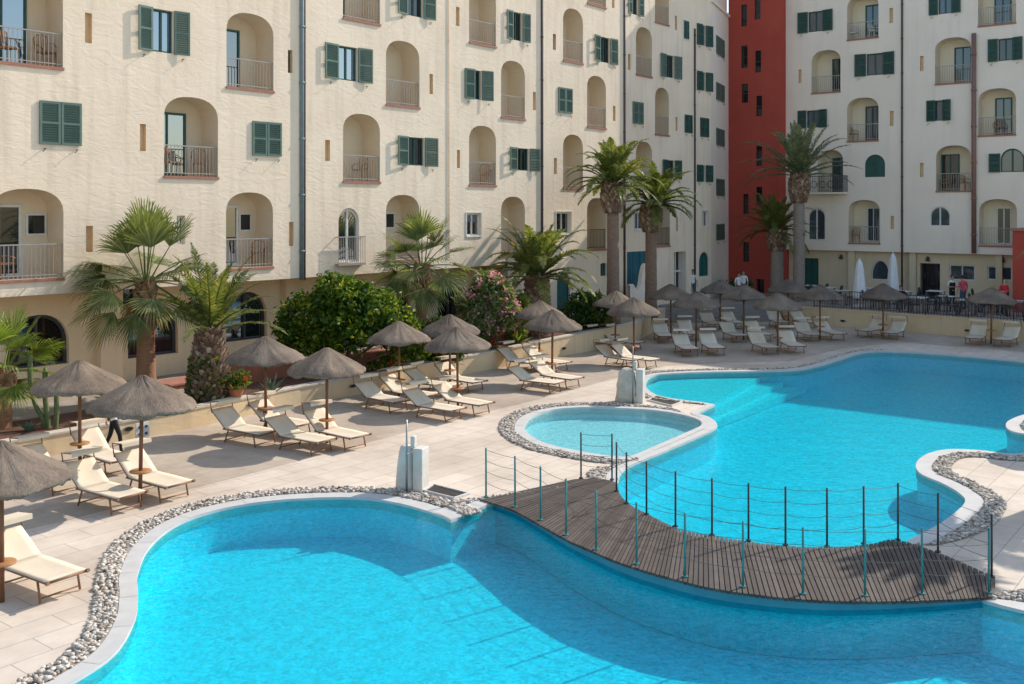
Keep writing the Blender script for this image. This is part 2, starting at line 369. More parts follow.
M['pink'] = leafmat('pink_blossom', (.80,.22,.42), (.90,.40,.58), (.94,.60,.72), .3)
M['redfl'] = leafmat('red_blossom', (.5,.01,.02), (.7,.03,.05), None, .2)
M['twig'] = simple('brown_branch', (.14,.09,.06), None, .9)
M['cactus'] = simple('cactus_skin', (.13,.17,.06), (.09,.12,.045), .7, 12)
M['agave'] = simple('agave_leaf', (.13,.20,.13), (.08,.14,.09), .6)
M['clay'] = simple('terracotta', (.42,.17,.09), (.33,.13,.07), .85)
M['brick'] = tiles('red_brick_paving', (.40,.13,.075), (.33,.10,.06), (.28,.17,.12), .25, .12, .01, R(38))
M['conc'] = simple('white_concrete', (.66,.63,.59), (.55,.52,.48), .85, 3, 6, .4, 12, .02)
M['stone'] = simple('rough_pale_stone', (.64,.58,.49), (.46,.41,.34), .95, 4, 7, .9, 7, .08)
M['steel'] = simple('grey_steel', (.35,.36,.36), None, .35, metal=.8)
M['hole'] = simple('shaded_drain', (.045,.04,.035), (.025,.022,.02), .9)  # near-black; the pit's inner shade is put into the bed colour
M['plank'] = islandmat('weathered_deck_boards', [(0, (.06,.043,.035)), (.5, (.085,.064,.053)), (1, (.115,.09,.077))], .8, 5)
M['fascia'] = simple('blue_fascia', (.06,.27,.35), (.045,.22,.29), .6, 2)
M['tealpost'] = simple('teal_post_paint', (.05,.24,.235), (.04,.19,.19), .45, 5)
M['darkpost'] = simple('dark_post_paint', (.045,.055,.055), (.03,.04,.04), .45, 5)
M['rope'] = simple('steel_cable', (.12,.115,.105), None, .6)
M['fabric_w'] = simple('white_parasol_fabric', (.78,.78,.80), (.70,.70,.73), .9)
M['wicker'] = simple('cane_wicker', (.38,.20,.09), (.26,.13,.06), .7, 20)
M['wickerd'] = simple('dark_wicker', (.14,.09,.06), None, .7, 20)
M['plastic'] = simple('white_plastic', (.75,.75,.74), None, .5)
M['cloth'] = simple('white_tablecloth', (.72,.72,.72), None, .9)
M['skin'] = simple('skin', (.50,.30,.21), (.44,.26,.18), .6)
M['shirt_w'] = simple('white_shirt', (.75,.75,.76), None, .9)
M['shirt_r'] = simple('red_shirt', (.55,.03,.05), None, .9)
M['shirt_p'] = simple('pink_red_shirt', (.62,.08,.13), None, .9)
M['black'] = simple('black_cloth', (.018,.018,.02), None, .9)
M['jeans'] = simple('blue_grey_trousers', (.07,.09,.14), None, .9)
M['hair'] = simple('dark_hair', (.03,.02,.015), None, .7)
M['tealtile'] = tiles('teal_wall_tiles', (.03,.16,.20), (.02,.10,.15), (.1,.2,.22), .25, .25, .01, 0)
M['yellow'] = simple('yellow_plastic', (.7,.5,.05), None, .5)
M['bluecloth'] = simple('blue_towel', (.08,.22,.36), None, .9)
M['fire'] = simple('red_enamel', (.5,.03,.03), None, .4)

# ------------------------------------------------------------------ world, sun, camera
sd = Vector((.80, .60, math.tan(R(36.5)) * math.hypot(.80, .60))).normalized()
w = bpy.data.worlds.new('World'); sc.world = w; w.use_nodes = True
nt = w.node_tree; bg = nt.nodes['Background']
sky = nt.nodes.new('ShaderNodeTexSky'); sky.sky_type = 'NISHITA'; sky.sun_disc = False
sky.sun_elevation = math.asin(sd.z); sky.sun_rotation = math.atan2(sd.x, sd.y)
sky.air_density = 1.4; sky.dust_density = 1.0; sky.ozone_density = 1.6
nt.links.new(sky.outputs[0], bg.inputs[0]); bg.inputs[1].default_value = .205
sun = bpy.data.objects.new('sun', bpy.data.lights.new('sun', 'SUN')); COL.objects.link(sun)
sun.data.energy = 5.0; sun.data.angle = R(.53); sun.data.color = (1, .915, .80)
sun.rotation_euler = sd.to_track_quat('Z', 'Y').to_euler(); sun.location = (30, 30, 40)
cam = bpy.data.objects.new('camera', bpy.data.cameras.new('camera')); COL.objects.link(cam)
cam.location = (0, 0, H); cam.rotation_euler = (R(90), 0, 0)
cam.data.sensor_width = 36; cam.data.lens = 36 * F / 1024; cam.data.shift_y = -(342 - HOR) / 1024; cam.data.clip_end = 2000
sc.camera = cam
sc.view_settings.view_transform = 'Standard'; sc.view_settings.look = 'None'; sc.view_settings.exposure = 0

# ------------------------------------------------------------------ curves
def smooth(pts, per=8, closed=False):    # Catmull-Rom through tuples of any length
    n = len(pts); out = []
    rng = range(n if closed else n-1)
    for i in rng:
        p = [pts[(i+k) % n] if closed else pts[min(max(i+k, 0), n-1)] for k in (-1, 0, 1, 2)]
        for j in range(per):
            t = j/per
            out.append(tuple(.5*((2*b) + (-a+c)*t + (2*a-5*b+4*c-d)*t*t + (-a+3*b-3*c+d)*t**3) for a, b, c, d in zip(*p)))
    if not closed: out.append(tuple(pts[-1]))
    return out
def area(l): return .5*sum(l[i][0]*l[(i+1) % len(l)][1] - l[(i+1) % len(l)][0]*l[i][1] for i in range(len(l)))
def dedupe(l, eps=.02):
    o = [l[0]]
    for p in l[1:]:
        if math.hypot(p[0]-o[-1][0], p[1]-o[-1][1]) > eps: o.append(p)
    if math.hypot(o[0][0]-o[-1][0], o[0][1]-o[-1][1]) < eps: o.pop()
    return o

# ================================================================== POOLS
# outline of the pool edge: photo position, coping width, pebble width
def gp(x, y, c=.32, p=.42):
    v = P(x, y); return (v.x, v.y, c, p)
segs = []
segs.append(smooth([gp(30,706,.25,.37), gp(68,684,.25,.37), gp(113,653,.25,.37), gp(133,619,.24,.37), gp(136,594,.24,.38), gp(136,573,.25,.38), gp(149,546,.26,.4), gp(179,523,.28,.4), gp(226,508), gp(282,500), gp(340,497.5), gp(373,499), gp(406,505), gp(438,514.5), gp(450,520)], 8))
segs.append([gp(451,520.5), gp(481,507.5), gp(486,505,.3,.2)])
segs.append(smooth([gp(560,490,.05,0), gp(600,486,.1,0), gp(616,482,.25,.3), gp(619,474,.25,.45), gp(629,466,.2,.1), gp(660,453,.2,0), gp(695,438,.2,0), gp(712,430,.22,0), gp(716,424.5,.22,0), gp(709,418,.22,0), gp(699,414.5,.22,.0)], 6))
segs.append([gp(698,413,.2,0), gp(714,405.3,.2,0), gp(712,404.6,.2,0)])
segs.append(smooth([gp(700,402.5,.2,.1), gp(672,399,.25,.2), gp(654,394.5,.25,.35), gp(646,388,.25,.5), gp(646.5,380,.25,.5), gp(656,375,.25,.5), gp(680,373.2,.3,.3), gp(715,372,.3,.25), gp(777,371,.3,.2), gp(800,369.5,.3,.2), gp(818,366,.3,.2), gp(840,359.5,.3,.2), gp(859,353.5,.3,.15), gp(883,351.5,.3,.1), gp(941,354.5,.3,0), gp(1024,362,.3,0), gp(1110,373,.3,0), gp(1160,392,.3,0), gp(1110,408,.3,.3), gp(1060,410,.3,.3), gp(1030,414,.32,.42), gp(1012,420,.32,.42), gp(1007,426,.32,.42), gp(1014,432,.32,.42), gp(1040,436,.3,.3), gp(1060,441,.1,0), gp(1045,447,.1,0), gp(1017,454.5,.22,.42), gp(980,451), gp(951,450), gp(930,454), gp(918,463), gp(921,473.5), gp(944,484), gp(961,494), gp(966,504), gp(944,523), gp(909,542,.3,.1)], 7))
segs.append(smooth([gp(912,545,.05,0), gp(940,575,.05,0), gp(980,598,.05,0), gp(996,604,.2,.5), gp(1024,611,.3,.6), gp(1100,630,.3,.6), gp(1250,680,.3,.6)], 5))
pool = [p for s in segs for p in s] + [(11, 9.0, .3, 0), (-6.5, 9.0, .3, 0)]
pool = dedupe(pool)
if area(pool) < 0: pool.reverse()
kid = smooth([gp(586,407.5,.25,.45), gp(620,408.5,.25,.4), gp(655,410.5,.25,.3), gp(684,415.3,.17,0), gp(700,420.5,.17,0), gp(702,426,.17,0), gp(690,432,.17,0), gp(660,445,.17,0), gp(634,456,.17,0), gp(618,457.5,.25,.4), gp(579,452,.25,.45), gp(545,444,.25,.45), gp(527,434,.25,.45), gp(524,425,.25,.45), gp(533,416,.25,.45), gp(556,409.5,.25,.45)], 6, True)
kid = dedupe(kid)
if area(kid) < 0: kid.reverse()
def offs(l, wf):                        # outward offset of a counter-clockwise loop
    n = len(l); o = []
    for i in range(n):
        a, b, c = l[i-1], l[i], l[(i+1) % n]
        n1 = Vector((b[1]-a[1], a[0]-b[0])); n2 = Vector((c[1]-b[1], b[0]-c[0]))
        n1.normalize(); n2.normalize(); m = n1 + n2
        if m.length < .2: m = n1
        m.normalize(); k = 1/max(.55, m.dot(n1)); d = wf(b)
        o.append((b[0]+m.x*d*k, b[1]+m.y*d*k))
    return o
WZ = -.035
def basin(loop, depth, name, mat, wmat, wname, floor_z=None):
    n = len(loop); mb = MB(); z = -depth
    flat, tr = tess([loop])
    mb.add([(p[0], p[1], z) for p in flat], tr)
    mb.add([(p[0], p[1], 0) for p in loop] + [(p[0], p[1], z) for p in loop], [(i, n+i, n+(i+1) % n, (i+1) % n) for i in range(n)])
    tag(mb.build(name, mat), kind='structure')
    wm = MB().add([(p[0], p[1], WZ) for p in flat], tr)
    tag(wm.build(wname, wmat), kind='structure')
def band(loop, w0, w1, z, name, mat, curb=False):
    a = offs(loop, w0); b = offs(loop, w1); n = len(loop); mb = MB()
    vs = []; fs = []
    for i in range(n):
        j = (i+1) % n
        if w1(loop[i]) - w0(loop[i]) < .02 and w1(loop[j]) - w0(loop[j]) < .02: continue
        zz = z + .0004*(i % 9); q = len(vs); vs += [(a[i][0], a[i][1], zz), (b[i][0], b[i][1], zz), (b[j][0], b[j][1], zz), (a[j][0], a[j][1], zz)]; fs.append((q, q+1, q+2, q+3))
    mb.add(vs, fs)
    if curb:
        mb.add([(p[0], p[1], z) for p in a] + [(p[0], p[1], -.2) for p in a], [(i, (i+1) % n, n+(i+1) % n, n+i) for i in range(n)])
        mb.add([(p[0], p[1], z) for p in b] + [(p[0], p[1], -.05) for p in b], [(i, n+i, n+(i+1) % n, (i+1) % n) for i in range(n)])
    return tag(mb.build(name, mat), kind='structure')
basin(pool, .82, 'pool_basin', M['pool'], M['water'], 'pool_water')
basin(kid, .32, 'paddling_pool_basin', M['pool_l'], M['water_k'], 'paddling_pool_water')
band(pool, lambda p: -.03, lambda p: p[2], .016, 'pool_coping', M['coping'], True)
band(kid, lambda p: -.03, lambda p: p[2], .020, 'paddling_pool_coping', M['coping'], True)
band(pool, lambda p: p[2], lambda p: p[2]+p[3], .006, 'pebble_bed', M['gravel_bed'])
band(kid, lambda p: p[2], lambda p: p[2]+p[3], .008, 'pebble_bed', M['gravel_bed'])
cp = [P(x, y) for x, y in ((437,513.7),(450.5,520.6),(467,513.3),(456,509.5),(444,508.5))]
tag(MB().add([(p.x, p.y, .0225) for p in cp], [(0,1,2,3,4)]).build('pool_coping', M['coping']), kind='structure')
# shallow entry steps of the far pool (left end)
def flat_poly(pxs, z0, z1, name, mat):
    l = [P(x, y) for x, y in pxs]; l = [(p.x, p.y) for p in l]
    if area(l) < 0: l.reverse()
    n = len(l); flat, tr = tess([l]); mb = MB()
    mb.add([(p[0], p[1], z1) for p in flat], tr)
    mb.add([(p[0], p[1], z0) for p in l] + [(p[0], p[1], z1) for p in l], [(i, (i+1) % n, n+(i+1) % n, n+i) for i in range(n)])
    return mb.build(name, mat)
for i, (xa, xb, z) in enumerate(((700,760,-.22),(707,783,-.40),(713,806,-.58))):
    tag(flat_poly([(647,380),(660,374.5),(700,372.5),(xb,371.5),(xa,402.6+(xa-700)*.12),(690,400.8),(668,397.5),(650,391)], -.81+.003*i, z, 'pool_steps', M['pool_l']), kind='structure')
# pebbles: real stones, far too many to count
ico = bmesh.new(); bmesh.ops.create_icosphere(ico, subdivisions=1, radius=1)
IV = [v.co.copy() for v in ico.verts]; IF = [[v.index for v in f.verts] for f in ico.faces]; ico.free()
pm = MB()
def scatter(loop, f):
    a = offs(loop, lambda p: p[2]+.03); b = offs(loop, lambda p: p[2]+p[3]-.02); n = len(loop)
    for i in range(n):
        j = (i+1) % n
        if loop[i][3] < .1 and loop[j][3] < .1: continue
        A, B, C, D = Vector(a[i]), Vector(b[i]), Vector(a[j]), Vector(b[j])
        ar = ((A-C).length + (B-D).length)/2*((A-B).length + (C-D).length)/2
        if (A.x+C.x)/2 > 20 or (A.y+C.y)/2 < 10.5: continue
        cnt = ar*f; cnt = int(cnt) + (rnd.random() < cnt % 1)
        for k in range(cnt):
            u, v = rnd.random(), rnd.random()
            p = A.lerp(C, u).lerp(B.lerp(D, u), v)
            r = rnd.uniform(.022, .047); q = Matrix.Rotation(rnd.random()*6.28, 3, 'Z') @ Matrix.Rotation(rnd.uniform(-.5, .5), 3, 'X') @ Matrix.Diagonal((r*rnd.uniform(.9, 1.5), r, r*rnd.uniform(.4, .65)))
            z = .012 + r*.3 + (rnd.random() < .3)*.02
            pm.add([q @ (c*rnd.uniform(.88, 1.1)) + Vector((p.x, p.y, z)) for c in IV], IF, 0, True)
scatter(pool, 520); scatter(kid, 480)
tag(pm.build('pebbles', M['pebble']), 'grey and white pebbles packed along the white pool edge', 'pebbles', kind='stuff')

# ================================================================== DECK, SAND PAVING, TERRACE
big = [(-120, -40), (140, -40), (140, 160), (-120, 160)]
flat, tr = tess([big, [(p[0], p[1]) for p in pool][::-1], [(p[0], p[1]) for p in kid][::-1]])
tag(MB().add([(p[0], p[1], 0) for p in flat], tr).build('pool_deck', M['deck']), kind='structure')
# retaining wall line: x, y, height
WL = [(-17.5,16.5,.55),(-14.5,20.2,.55),(-11.57,24.0,.55),(-10.3,25.5,.55),(-8.8,27.5,.56),(-7.6,29.2,.57),(-6.5,30.8,.58),(-5.05,32.4,.6),(-3.7,34.2,.62),(-1.7,36.5,.67),(0,38.5,.72),(1.96,40.9,.8),(3.5,42.7,.86),(5.6,45.3,.9),(8.0,52.2,.9)]
WR = [(14.6,55.2,.9),(15,52.8,.9),(17.6,50.7,.9),(20,48.5,.9),(23.3,45.6,.9),(33,37.5,.9)]
TZ = .84
def wall_strip(line, th, name, label, cap_mat):
    root = empty(name, (line[0][0], line[0][1], 0), 0, label, 'wall')
    o = Vector((line[0][0], line[0][1], 0))
    def build(inset0, inset1, zlo, zhi, nm, mat):
        n = len(line); vs = []
        for i, (x, y, h) in enumerate(line):
            a = Vector(line[max(i-1, 0)][:2]); b = Vector(line[min(i+1, n-1)][:2]); d = (b-a).normalized(); nn = Vector((-d.y, d.x))
            p0 = Vector((x, y)) + nn*inset0; p1 = Vector((x, y)) + nn*inset1
            vs += [(p0.x, p0.y, zlo(h)), (p0.x, p0.y, zhi(h)), (p1.x, p1.y, zhi(h)), (p1.x, p1.y, zlo(h))]
        fs = []
        for i in range(n-1):
            for k in range(4):
                fs.append((i*4+k, (i+1)*4+k, (i+1)*4+(k+1) % 4, i*4+(k+1) % 4))
        fs += [(0,1,2,3), ((n-1)*4+3, (n-1)*4+2, (n-1)*4+1, (n-1)*4)]
        mb = MB().add([Vector(v)-o for v in vs], fs); return mb.build(nm, mat, root)
    build(0, th, lambda h: -.05, lambda h: h-.05, 'wall_body', M['wallcream'])
    build(-.03, th+.03, lambda h: h-.05, lambda h: h, 'wall_cap', cap_mat)
    return root
wall_strip(WL, .28, 'retaining_wall', 'long cream plastered retaining wall behind the sunbeds in front of the planting bed', M['cap'])
wall_strip(WR, .28, 'retaining_wall', 'low cream retaining wall under the black iron fence of the restaurant terrace', M['wallcream'])
# sand-coloured paving strip along the wall
sp = [P(x, y) for x, y in ((-150,600),(-60,548),(66,521),(140,501),(199,487),(279,466),(340,450),(400,434),(460,418),(520,404),(580,388),(640,371),(668,366),(720,363),(790,361),(840,349),(900,342),(1024,352),(1090,360))]
l = [(p.x, p.y) for p in sp] + [(33.2,37.4)] + [(x, y) for x, y, h in WR[::-1][1:]] + [(8,54.2)] + [(x, y) for x, y, h in WL[::-1]]
if area(l) < 0: l.reverse()
flat, tr = tess([l])
tag(MB().add([(p[0], p[1], .004) for p in flat], tr).build('sand_paving', M['sand']), kind='structure')

# ================================================================== FACADE TOOLS
class Plane:
    def __init__(s, o, t, n): s.o = Vector(o); s.t = Vector(t).normalized(); s.n = Vector(n).normalized()
    def px(s, x, y, depth=0.0):          # photo position -> (s, h) on the plane set back by depth
        k = (x-512)/F; o = s.o - s.n*depth
        # o + t*u = (k*Y, Y)
        u = (k*o.y - o.x) / (s.t.x - k*s.t.y); Y = o.y + s.t.y*u
        return u, H - (y-HOR)*Y/F
    def w(s, u, h, depth=0.0):
        p = s.o + s.t*u - s.n*depth; return Vector((p.x, p.y, h))
def rect_loop(a, b, h0, h1): return [(a, h0), (b, h0), (b, h1), (a, h1)]
def arch_loop(a, b, h0, h1, rise, n=14, ex=2.35):
    c = (a+b)/2; r = (b-a)/2; out = [(a, h0), (b, h0)]
    for i in range(n+1):
        t = math.pi*i/n; cx, sy = math.cos(t), math.sin(t)
        out.append((c + r*math.copysign(abs(cx)**(2/ex), cx), h1-rise + rise*abs(sy)**(2/ex)))
    return out
class Facade:
    def __init__(s, plane, root, wallmat, rev): s.p = plane; s.root = root; s.m = wallmat; s.holes = []; s.rev = rev; s.o = Vector(root.location)
    def loc(s, u, h, d=0.0): return s.p.w(u, h, d) - s.o
    def order(s, f): return f
    def lining(s, mb, loop, d0, d1, mi=0, cap=True, capmi=None):
        n = len(loop)
        vs = [s.loc(u, h, d0) for u, h in loop] + [s.loc(u, h, d1) for u, h in loop]
        mb.add(vs, [(i, (i+1) % n, n+(i+1) % n, n+i) for i in range(n)], mi)
        if cap: mb.add([s.loc(u, h, d1) for u, h in loop], [list(range(n))], mi if capmi is None else capmi)
    def panel(s, mb, u0, u1, h0, h1, d0, d1, mi=0):
        a = s.loc(u0, h0, d0); ex = s.loc(u1, h0, d0)-a; ez = s.loc(u0, h1, d0)-a; ey = s.loc(u0, h0, d1)-a
        mb.frame_box(a, ex, ey, ez, mi)
    def finish(s, outline, name='wall', d=0.0):
        flat, tr = tess([outline] + [h[::-1] for h in s.holes])
        return MB().add([s.loc(u, h, d) for u, h in flat], tr).build(name, s.m, s.root)
    def slit(s, x0, x1, y0, y1):
        xc = (x0+x1)/2; u0, _ = s.p.px(x0, y0); u1, _ = s.p.px(x1, y0); _, ht = s.p.px(xc, y0); _, hb = s.p.px(xc, y1)
        lp = rect_loop(u0, u1, hb, ht); s.holes.append(lp)
        mb = MB(); s.lining(mb, lp, 0, .16, 0, True, 1); mb.build('slit_window', [M['slit'], M['dark'] if rnd.random() < .1 else M['slit']], s.root)
    def shutter(s, parent, u_h, side, wdt, h0, h1, ang, mat, arch=0):
        # louvred leaf hinged at u_h; side = +1 leaf extends toward +u when closed; ang = opening angle
        mb = MB(); t3 = Vector((s.p.t.x, s.p.t.y, 0)); n3 = Vector((s.p.n.x, s.p.n.y, 0)); up = Vector((0,0,1))
        dv = (t3*side*math.cos(ang) + n3*math.sin(ang)); nv = dv.cross(up)
        base = s.loc(u_h, h0, -.035)
        th = .04; bw = .07; hh = h1-h0
        def bar(a, b, c, d, tk=th, off=0):  # along dv a..b, height c..d
            mb.frame_box(base + dv*a + up*c - nv*(tk/2) + nv*off, dv*(b-a), nv*tk, up*(d-c))
        bar(0, bw, 0, hh); bar(wdt-bw, wdt, 0, hh); bar(bw, wdt-bw, 0, bw); bar(bw, wdt-bw, hh-bw, hh); bar(bw, wdt-bw, hh*.5-.03, hh*.5+.03)
        k = int(hh/.075)
        for i in range(k):
            z = bw + (hh-2*bw)*(i+.5)/k
            sl = nv*(.014*side*(1 if ang < 1.6 else -1)); v0 = base + dv*bw + up*(z-.03) - sl; v1 = base + dv*bw + up*(z+.03) + sl; e = dv*(wdt-2*bw)
            mb.add([v0, v0+e, v1+e, v1], [(0,1,2,3)])
        mb.box(base + dv*(wdt/2) + up*(hh/2), (.004,.004,.004))
        mb.build('shutter', mat, parent)
    def window(s, x0, x1, y0, y1, state='open', mat=None, glass=None, split=.29, frame='green'):
        xc = (x0+x1)/2; u0, _ = s.p.px(x0, y0); u1, _ = s.p.px(x1, y0); _, ht = s.p.px(xc, y0); _, hb = s.p.px(xc, y1)
        mat = mat or M['shutter']; glass = glass or M['glass']
        W = u1-u0
        if state == 'open': a, b = u0+W*split, u1-W*split
        elif state == 'right': a, b = u0+W*.02, u1-W*.36
        else: a, b = u0+.03, u1-.03
        lp = rect_loop(a, b, hb+.02, ht-.02); s.holes.append(lp)
        fr = MB(); s.lining(fr, lp, 0, .22, 0, False)
        f = .06; fm = 1; d0, d1 = .12, .17
        s.panel(fr, a, a+f, hb+.02, ht-.02, d0, d1, fm); s.panel(fr, b-f, b, hb+.02, ht-.02, d0, d1, fm)
        s.panel(fr, a+f, b-f, hb+.02, hb+.02+f, d0, d1, fm); s.panel(fr, a+f, b-f, ht-.02-f, ht-.02, d0, d1, fm)
        c = (a+b)/2; s.panel(fr, c-.035, c+.035, hb+.02+f, ht-.02-f, d0+.002, d1, fm)
        wo = fr.build('window', [s.m, M['shutter_d'] if frame == 'green' else M['wframe']], s.root)
        g = MB(); g.add([s.loc(u, h, .16) for u, h in lp], [(0,1,2,3)]); g.build('pane', glass, wo)
        wd_ = W*split
        if state == 'open':
            s.shutter(wo, a, 1, wd_, hb, ht, R(rnd.uniform(171, 177)), mat); s.shutter(wo, b, -1, wd_, hb, ht, R(rnd.uniform(170, 177)), mat)
        elif state == 'closed':
            s.shutter(wo, u0, 1, W/2-.01, hb, ht, 0, mat); s.shutter(wo, u1, -1, W/2-.01, hb, ht, 0, mat)
        elif state == 'right':
            s.shutter(wo, a, 1, W*.34, hb, ht, R(4), mat); s.shutter(wo, b, -1, W*.34, hb, ht, R(165), mat)
        if state != 'white' and W > .7:
            for du in (u0+W*.12, u1-W*.12):
                k = MB(); p = s.loc(du, hb-.12, 0); n3 = Vector((s.p.n.x, s.p.n.y, 0)); t3 = Vector((s.p.t.x, s.p.t.y, 0))
                k.tube([p, p+n3*.12, p+n3*.13-t3*.1-Vector((0,0,.1))], .012, 5); k.build('shutter_stay', M['iron'], wo)
        elif W > .5:
            k = MB(); s.panel(k, u0-.05, u0, hb-.05, ht+.05, -.03, .02); s.panel(k, u1, u1+.05, hb-.05, ht+.05, -.03, .02); s.panel(k, u0, u1, ht, ht+.05, -.03, .02); s.panel(k, u0, u1, hb-.05, hb, -.04, .02)
            k.build('window_surround', M['wframe'], wo)
    def balcony(s, x0, x1, hs, top=2.55, depth=1.0, door=(0.0, .5), rise=.68, doormat=None, sub=None, dframe=None, rail=None, winpane=None, dh=2.1, nmat=None):
        u0, _ = s.p.px(x0, 100); u1, _ = s.p.px(x1, 100)
        lp = arch_loop(u0, u1, hs, hs+top, rise); s.holes.append(lp)
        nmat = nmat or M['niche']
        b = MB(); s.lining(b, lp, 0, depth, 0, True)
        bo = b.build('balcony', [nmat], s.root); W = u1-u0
        k = MB(); s.panel(k, u0-.02, u1+.02, hs-.09, hs-.002, -.05, .10); k.build('sill', M['sill'], bo)
        r = MB(); rm = rail or M['rail']; dd = .06
        s.panel(r, u0+.002, u1-.002, hs+.95, hs+.985, dd-.015, dd+.02)
        s.panel(r, u0+.002, u1-.002, hs+.08, hs+.105, dd-.012, dd+.012)
        nb = max(6, int(W/.125))
        for i in range(nb+1):
            u = u0+.02 + (W-.04)*i/nb
            s.panel(r, u-.0075, u+.0075, hs+.01, hs+.95, dd-.0075, dd+.0075)
        r.build('railing', rm, bo)
        if door:
            a, c = u0+W*door[0], u0+W*door[1]; d = MB(); f = .07; h0 = hs+.02; h1 = hs+dh
            dm = dframe or M['shutter_d']
            for (p, q, x, y) in ((a, a+f, h0, h1), (c-f, c, h0, h1), (a+f, c-f, h1-f, h1), (a+f, c-f, h0, h0+.1)):
                s.panel(d, p, q, x, y, depth-.06, depth-.004, 0)
            md = (a+c)/2; s.panel(d, md-.03, md+.03, h0+.1, h1-f, depth-.055, depth-.006, 0)
            d.add([s.loc(u, h, depth-.02) for u, h in rect_loop(a+f, c-f, h0+.1, h1-f)], [(0,1,2,3)], 1)
            d.build('door', [dm, doormat or M['glass']], bo)
        if winpane:
            a, c = u0+W*winpane[0], u0+W*winpane[1]; d = MB()
            s.panel(d, a-.06, c+.06, hs+1.2, hs+1.85, depth-.04, depth-.004, 0)
            s.panel(d, a, c, hs+1.26, hs+1.79, depth-.05, depth-.002, 1)
            d.build('inner_window', [M['wframe'], M['dark']], bo)
        return bo
    def pipe(s, x, y0, y1, r, mat, off=.08, hb=None, ht=None):
        u, h1 = s.p.px(x, y0); _, h0 = s.p.px(x, y1)
        if ht is not None: h1 = ht
        if hb is not None: h0 = hb
        p = MB(); p.tube([s.loc(u, h0, -off), s.loc(u, h1, -off)], r, 8)
        z = h0+1
        while z < h1:
            p.tube([s.loc(u, z, -off), s.loc(u, z+.07, -off)], r*1.25, 8); z += 2.0
        return p.build('drainpipe', mat, s.root)
    def archwin(s, x0, x1, y0, y1, depth=.2, glass=None, frame=None, plane_d=0.0, name='arched_window', rise=None, mull=True, ex=2.0):
        xc = (x0+x1)/2; u0, _ = s.p.px(x0, y0, plane_d); u1, _ = s.p.px(x1, y0, plane_d); _, ht = s.p.px(xc, y0, plane_d); _, hb = s.p.px(xc, y1, plane_d)
        rise = (u1-u0)/2 if rise is None else rise
        rise = min(rise, (ht-hb)*.8)
        lp = arch_loop(u0, u1, hb, ht, rise, 14, ex); s.holes.append(lp)
        b = MB(); s.lining(b, lp, plane_d, plane_d+depth, 0, False)
        n = len(lp); c = ((u0+u1)/2, hb+(ht-hb)*.4)
        sc_ = lambda p, k: (c[0]+(p[0]-c[0])*k, c[1]+(p[1]-c[1])*k)
        inn = [sc_(p, .9) for p in lp]
        b.add([s.loc(u, h, plane_d+depth*.6) for u, h in lp] + [s.loc(u, h, plane_d+depth*.6) for u, h in inn], [(i, (i+1) % n, n+(i+1) % n, n+i) for i in range(n)], 1)
        b.add([s.loc(u, h, plane_d+depth*.6) for u, h in inn] + [s.loc(u, h, plane_d+depth) for u, h in inn], [(i, (i+1) % n, n+(i+1) % n, n+i) for i in range(n)], 1)
        if mull: s.panel(b, c[0]-.04, c[0]+.04, hb+.05, ht-.06, plane_d+depth*.6-.01, plane_d+depth-.01, 1)
        wo = b.build(name, [s.m, frame or M['wframe']], s.root)
        g = MB().add([s.loc(u, h, plane_d+depth-.02) for u, h in lp], [list(range(n))]); g.build('pane', glass or M['glass'], wo)
        return wo, u0, u1, hb, ht
LV = [4.05 + 3.04*k for k in range(6)]

# ================================================================== LEFT HOTEL WING
tL = Vector((.828, 1)).normalized(); nL = Vector((tL.y, -tL.x))
PL = Plane((-8.9, 34.0), tL, nL)
rootL = empty('hotel_building', (-8.9, 34.0, 0), 0, 'long cream stucco hotel wing on the left with arched balconies and green shutters', 'building')
fl = Facade(PL, rootL, M['cream'], False)
uE, _ = PL.px(711, 100); uO, _ = PL.px(508, 100); uS = -16.0; TOPL = 21.0
B = fl.balcony
GB = M['glass_blue']
B(-10,63.5,LV[0], door=(.0,.62), doormat=M['dark'], dframe=M['wframe'], winpane=(.72,.95))
B(-10,63,LV[2], door=(-.0,.70), doormat=GB)
B(164,218,LV[1], door=(0,.70), doormat=GB)
B(226,273,LV[0], door=(0,.60), doormat=M['glass'], dframe=M['wframe'], winpane=(.66,.86)); B(226.5,273.5,LV[2], door=(0,.62)); 
B(343,380,LV[1], door=None); B(343,380,LV[3], door=(0,.5))
B(386,419.5,LV[0], door=(0,.4), winpane=(.5,.72)); B(386,419.5,LV[2], door=(0,.45))
B(469,496,LV[1], door=None); B(469,496,LV[3], door=(0,.2))
B(501,525,LV[0], door=(0,.25), doormat=M['dark']); B(501,525,LV[2], door=None)
B(563,583,LV[1], door=None); B(563,583,LV[3], door=None)
B(587,606,LV[0], door=(0,.6), doormat=M['dark'], rail=M['iron']); B(587,606,LV[2], door=None); B(587,606,LV[4], door=None)
B(636,652,LV[1], door=None); B(636,652,LV[3], door=None)
B(656,670,LV[0], door=(.1,.6), doormat=M['dark'], rail=M['iron']); B(655,669,LV[2], door=None); B(655,669,LV[4], door=None)
Wn = fl.window
Wn(137,188,9,53,'open',glass=GB); Wn(39,81,102,145,'closed'); Wn(252,281,122,156,'closed'); Wn(324,371,46,81,'open',glass=GB)
Wn(396,436,137,166,'open',glass=M['dark']); Wn(396,434,-14,17,'open',glass=M['dark']); Wn(506,529,12,41,'open',glass=M['dark']); Wn(464,491,70,100,'right',glass=M['dark']); Wn(508,538,148,171,'open',glass=M['dark'])
Wn(558,572,88,113,'closed'); Wn(593,617,37,63,'open',glass=M['dark']); Wn(632.5,643,102,124,'closed'); Wn(627,643,-8,15,'open',glass=M['dark']); Wn(660,680,55,78,'open',glass=M['dark']); Wn(662,680,160,179,'open',mat=M['shutter_d'],glass=M['dark'])
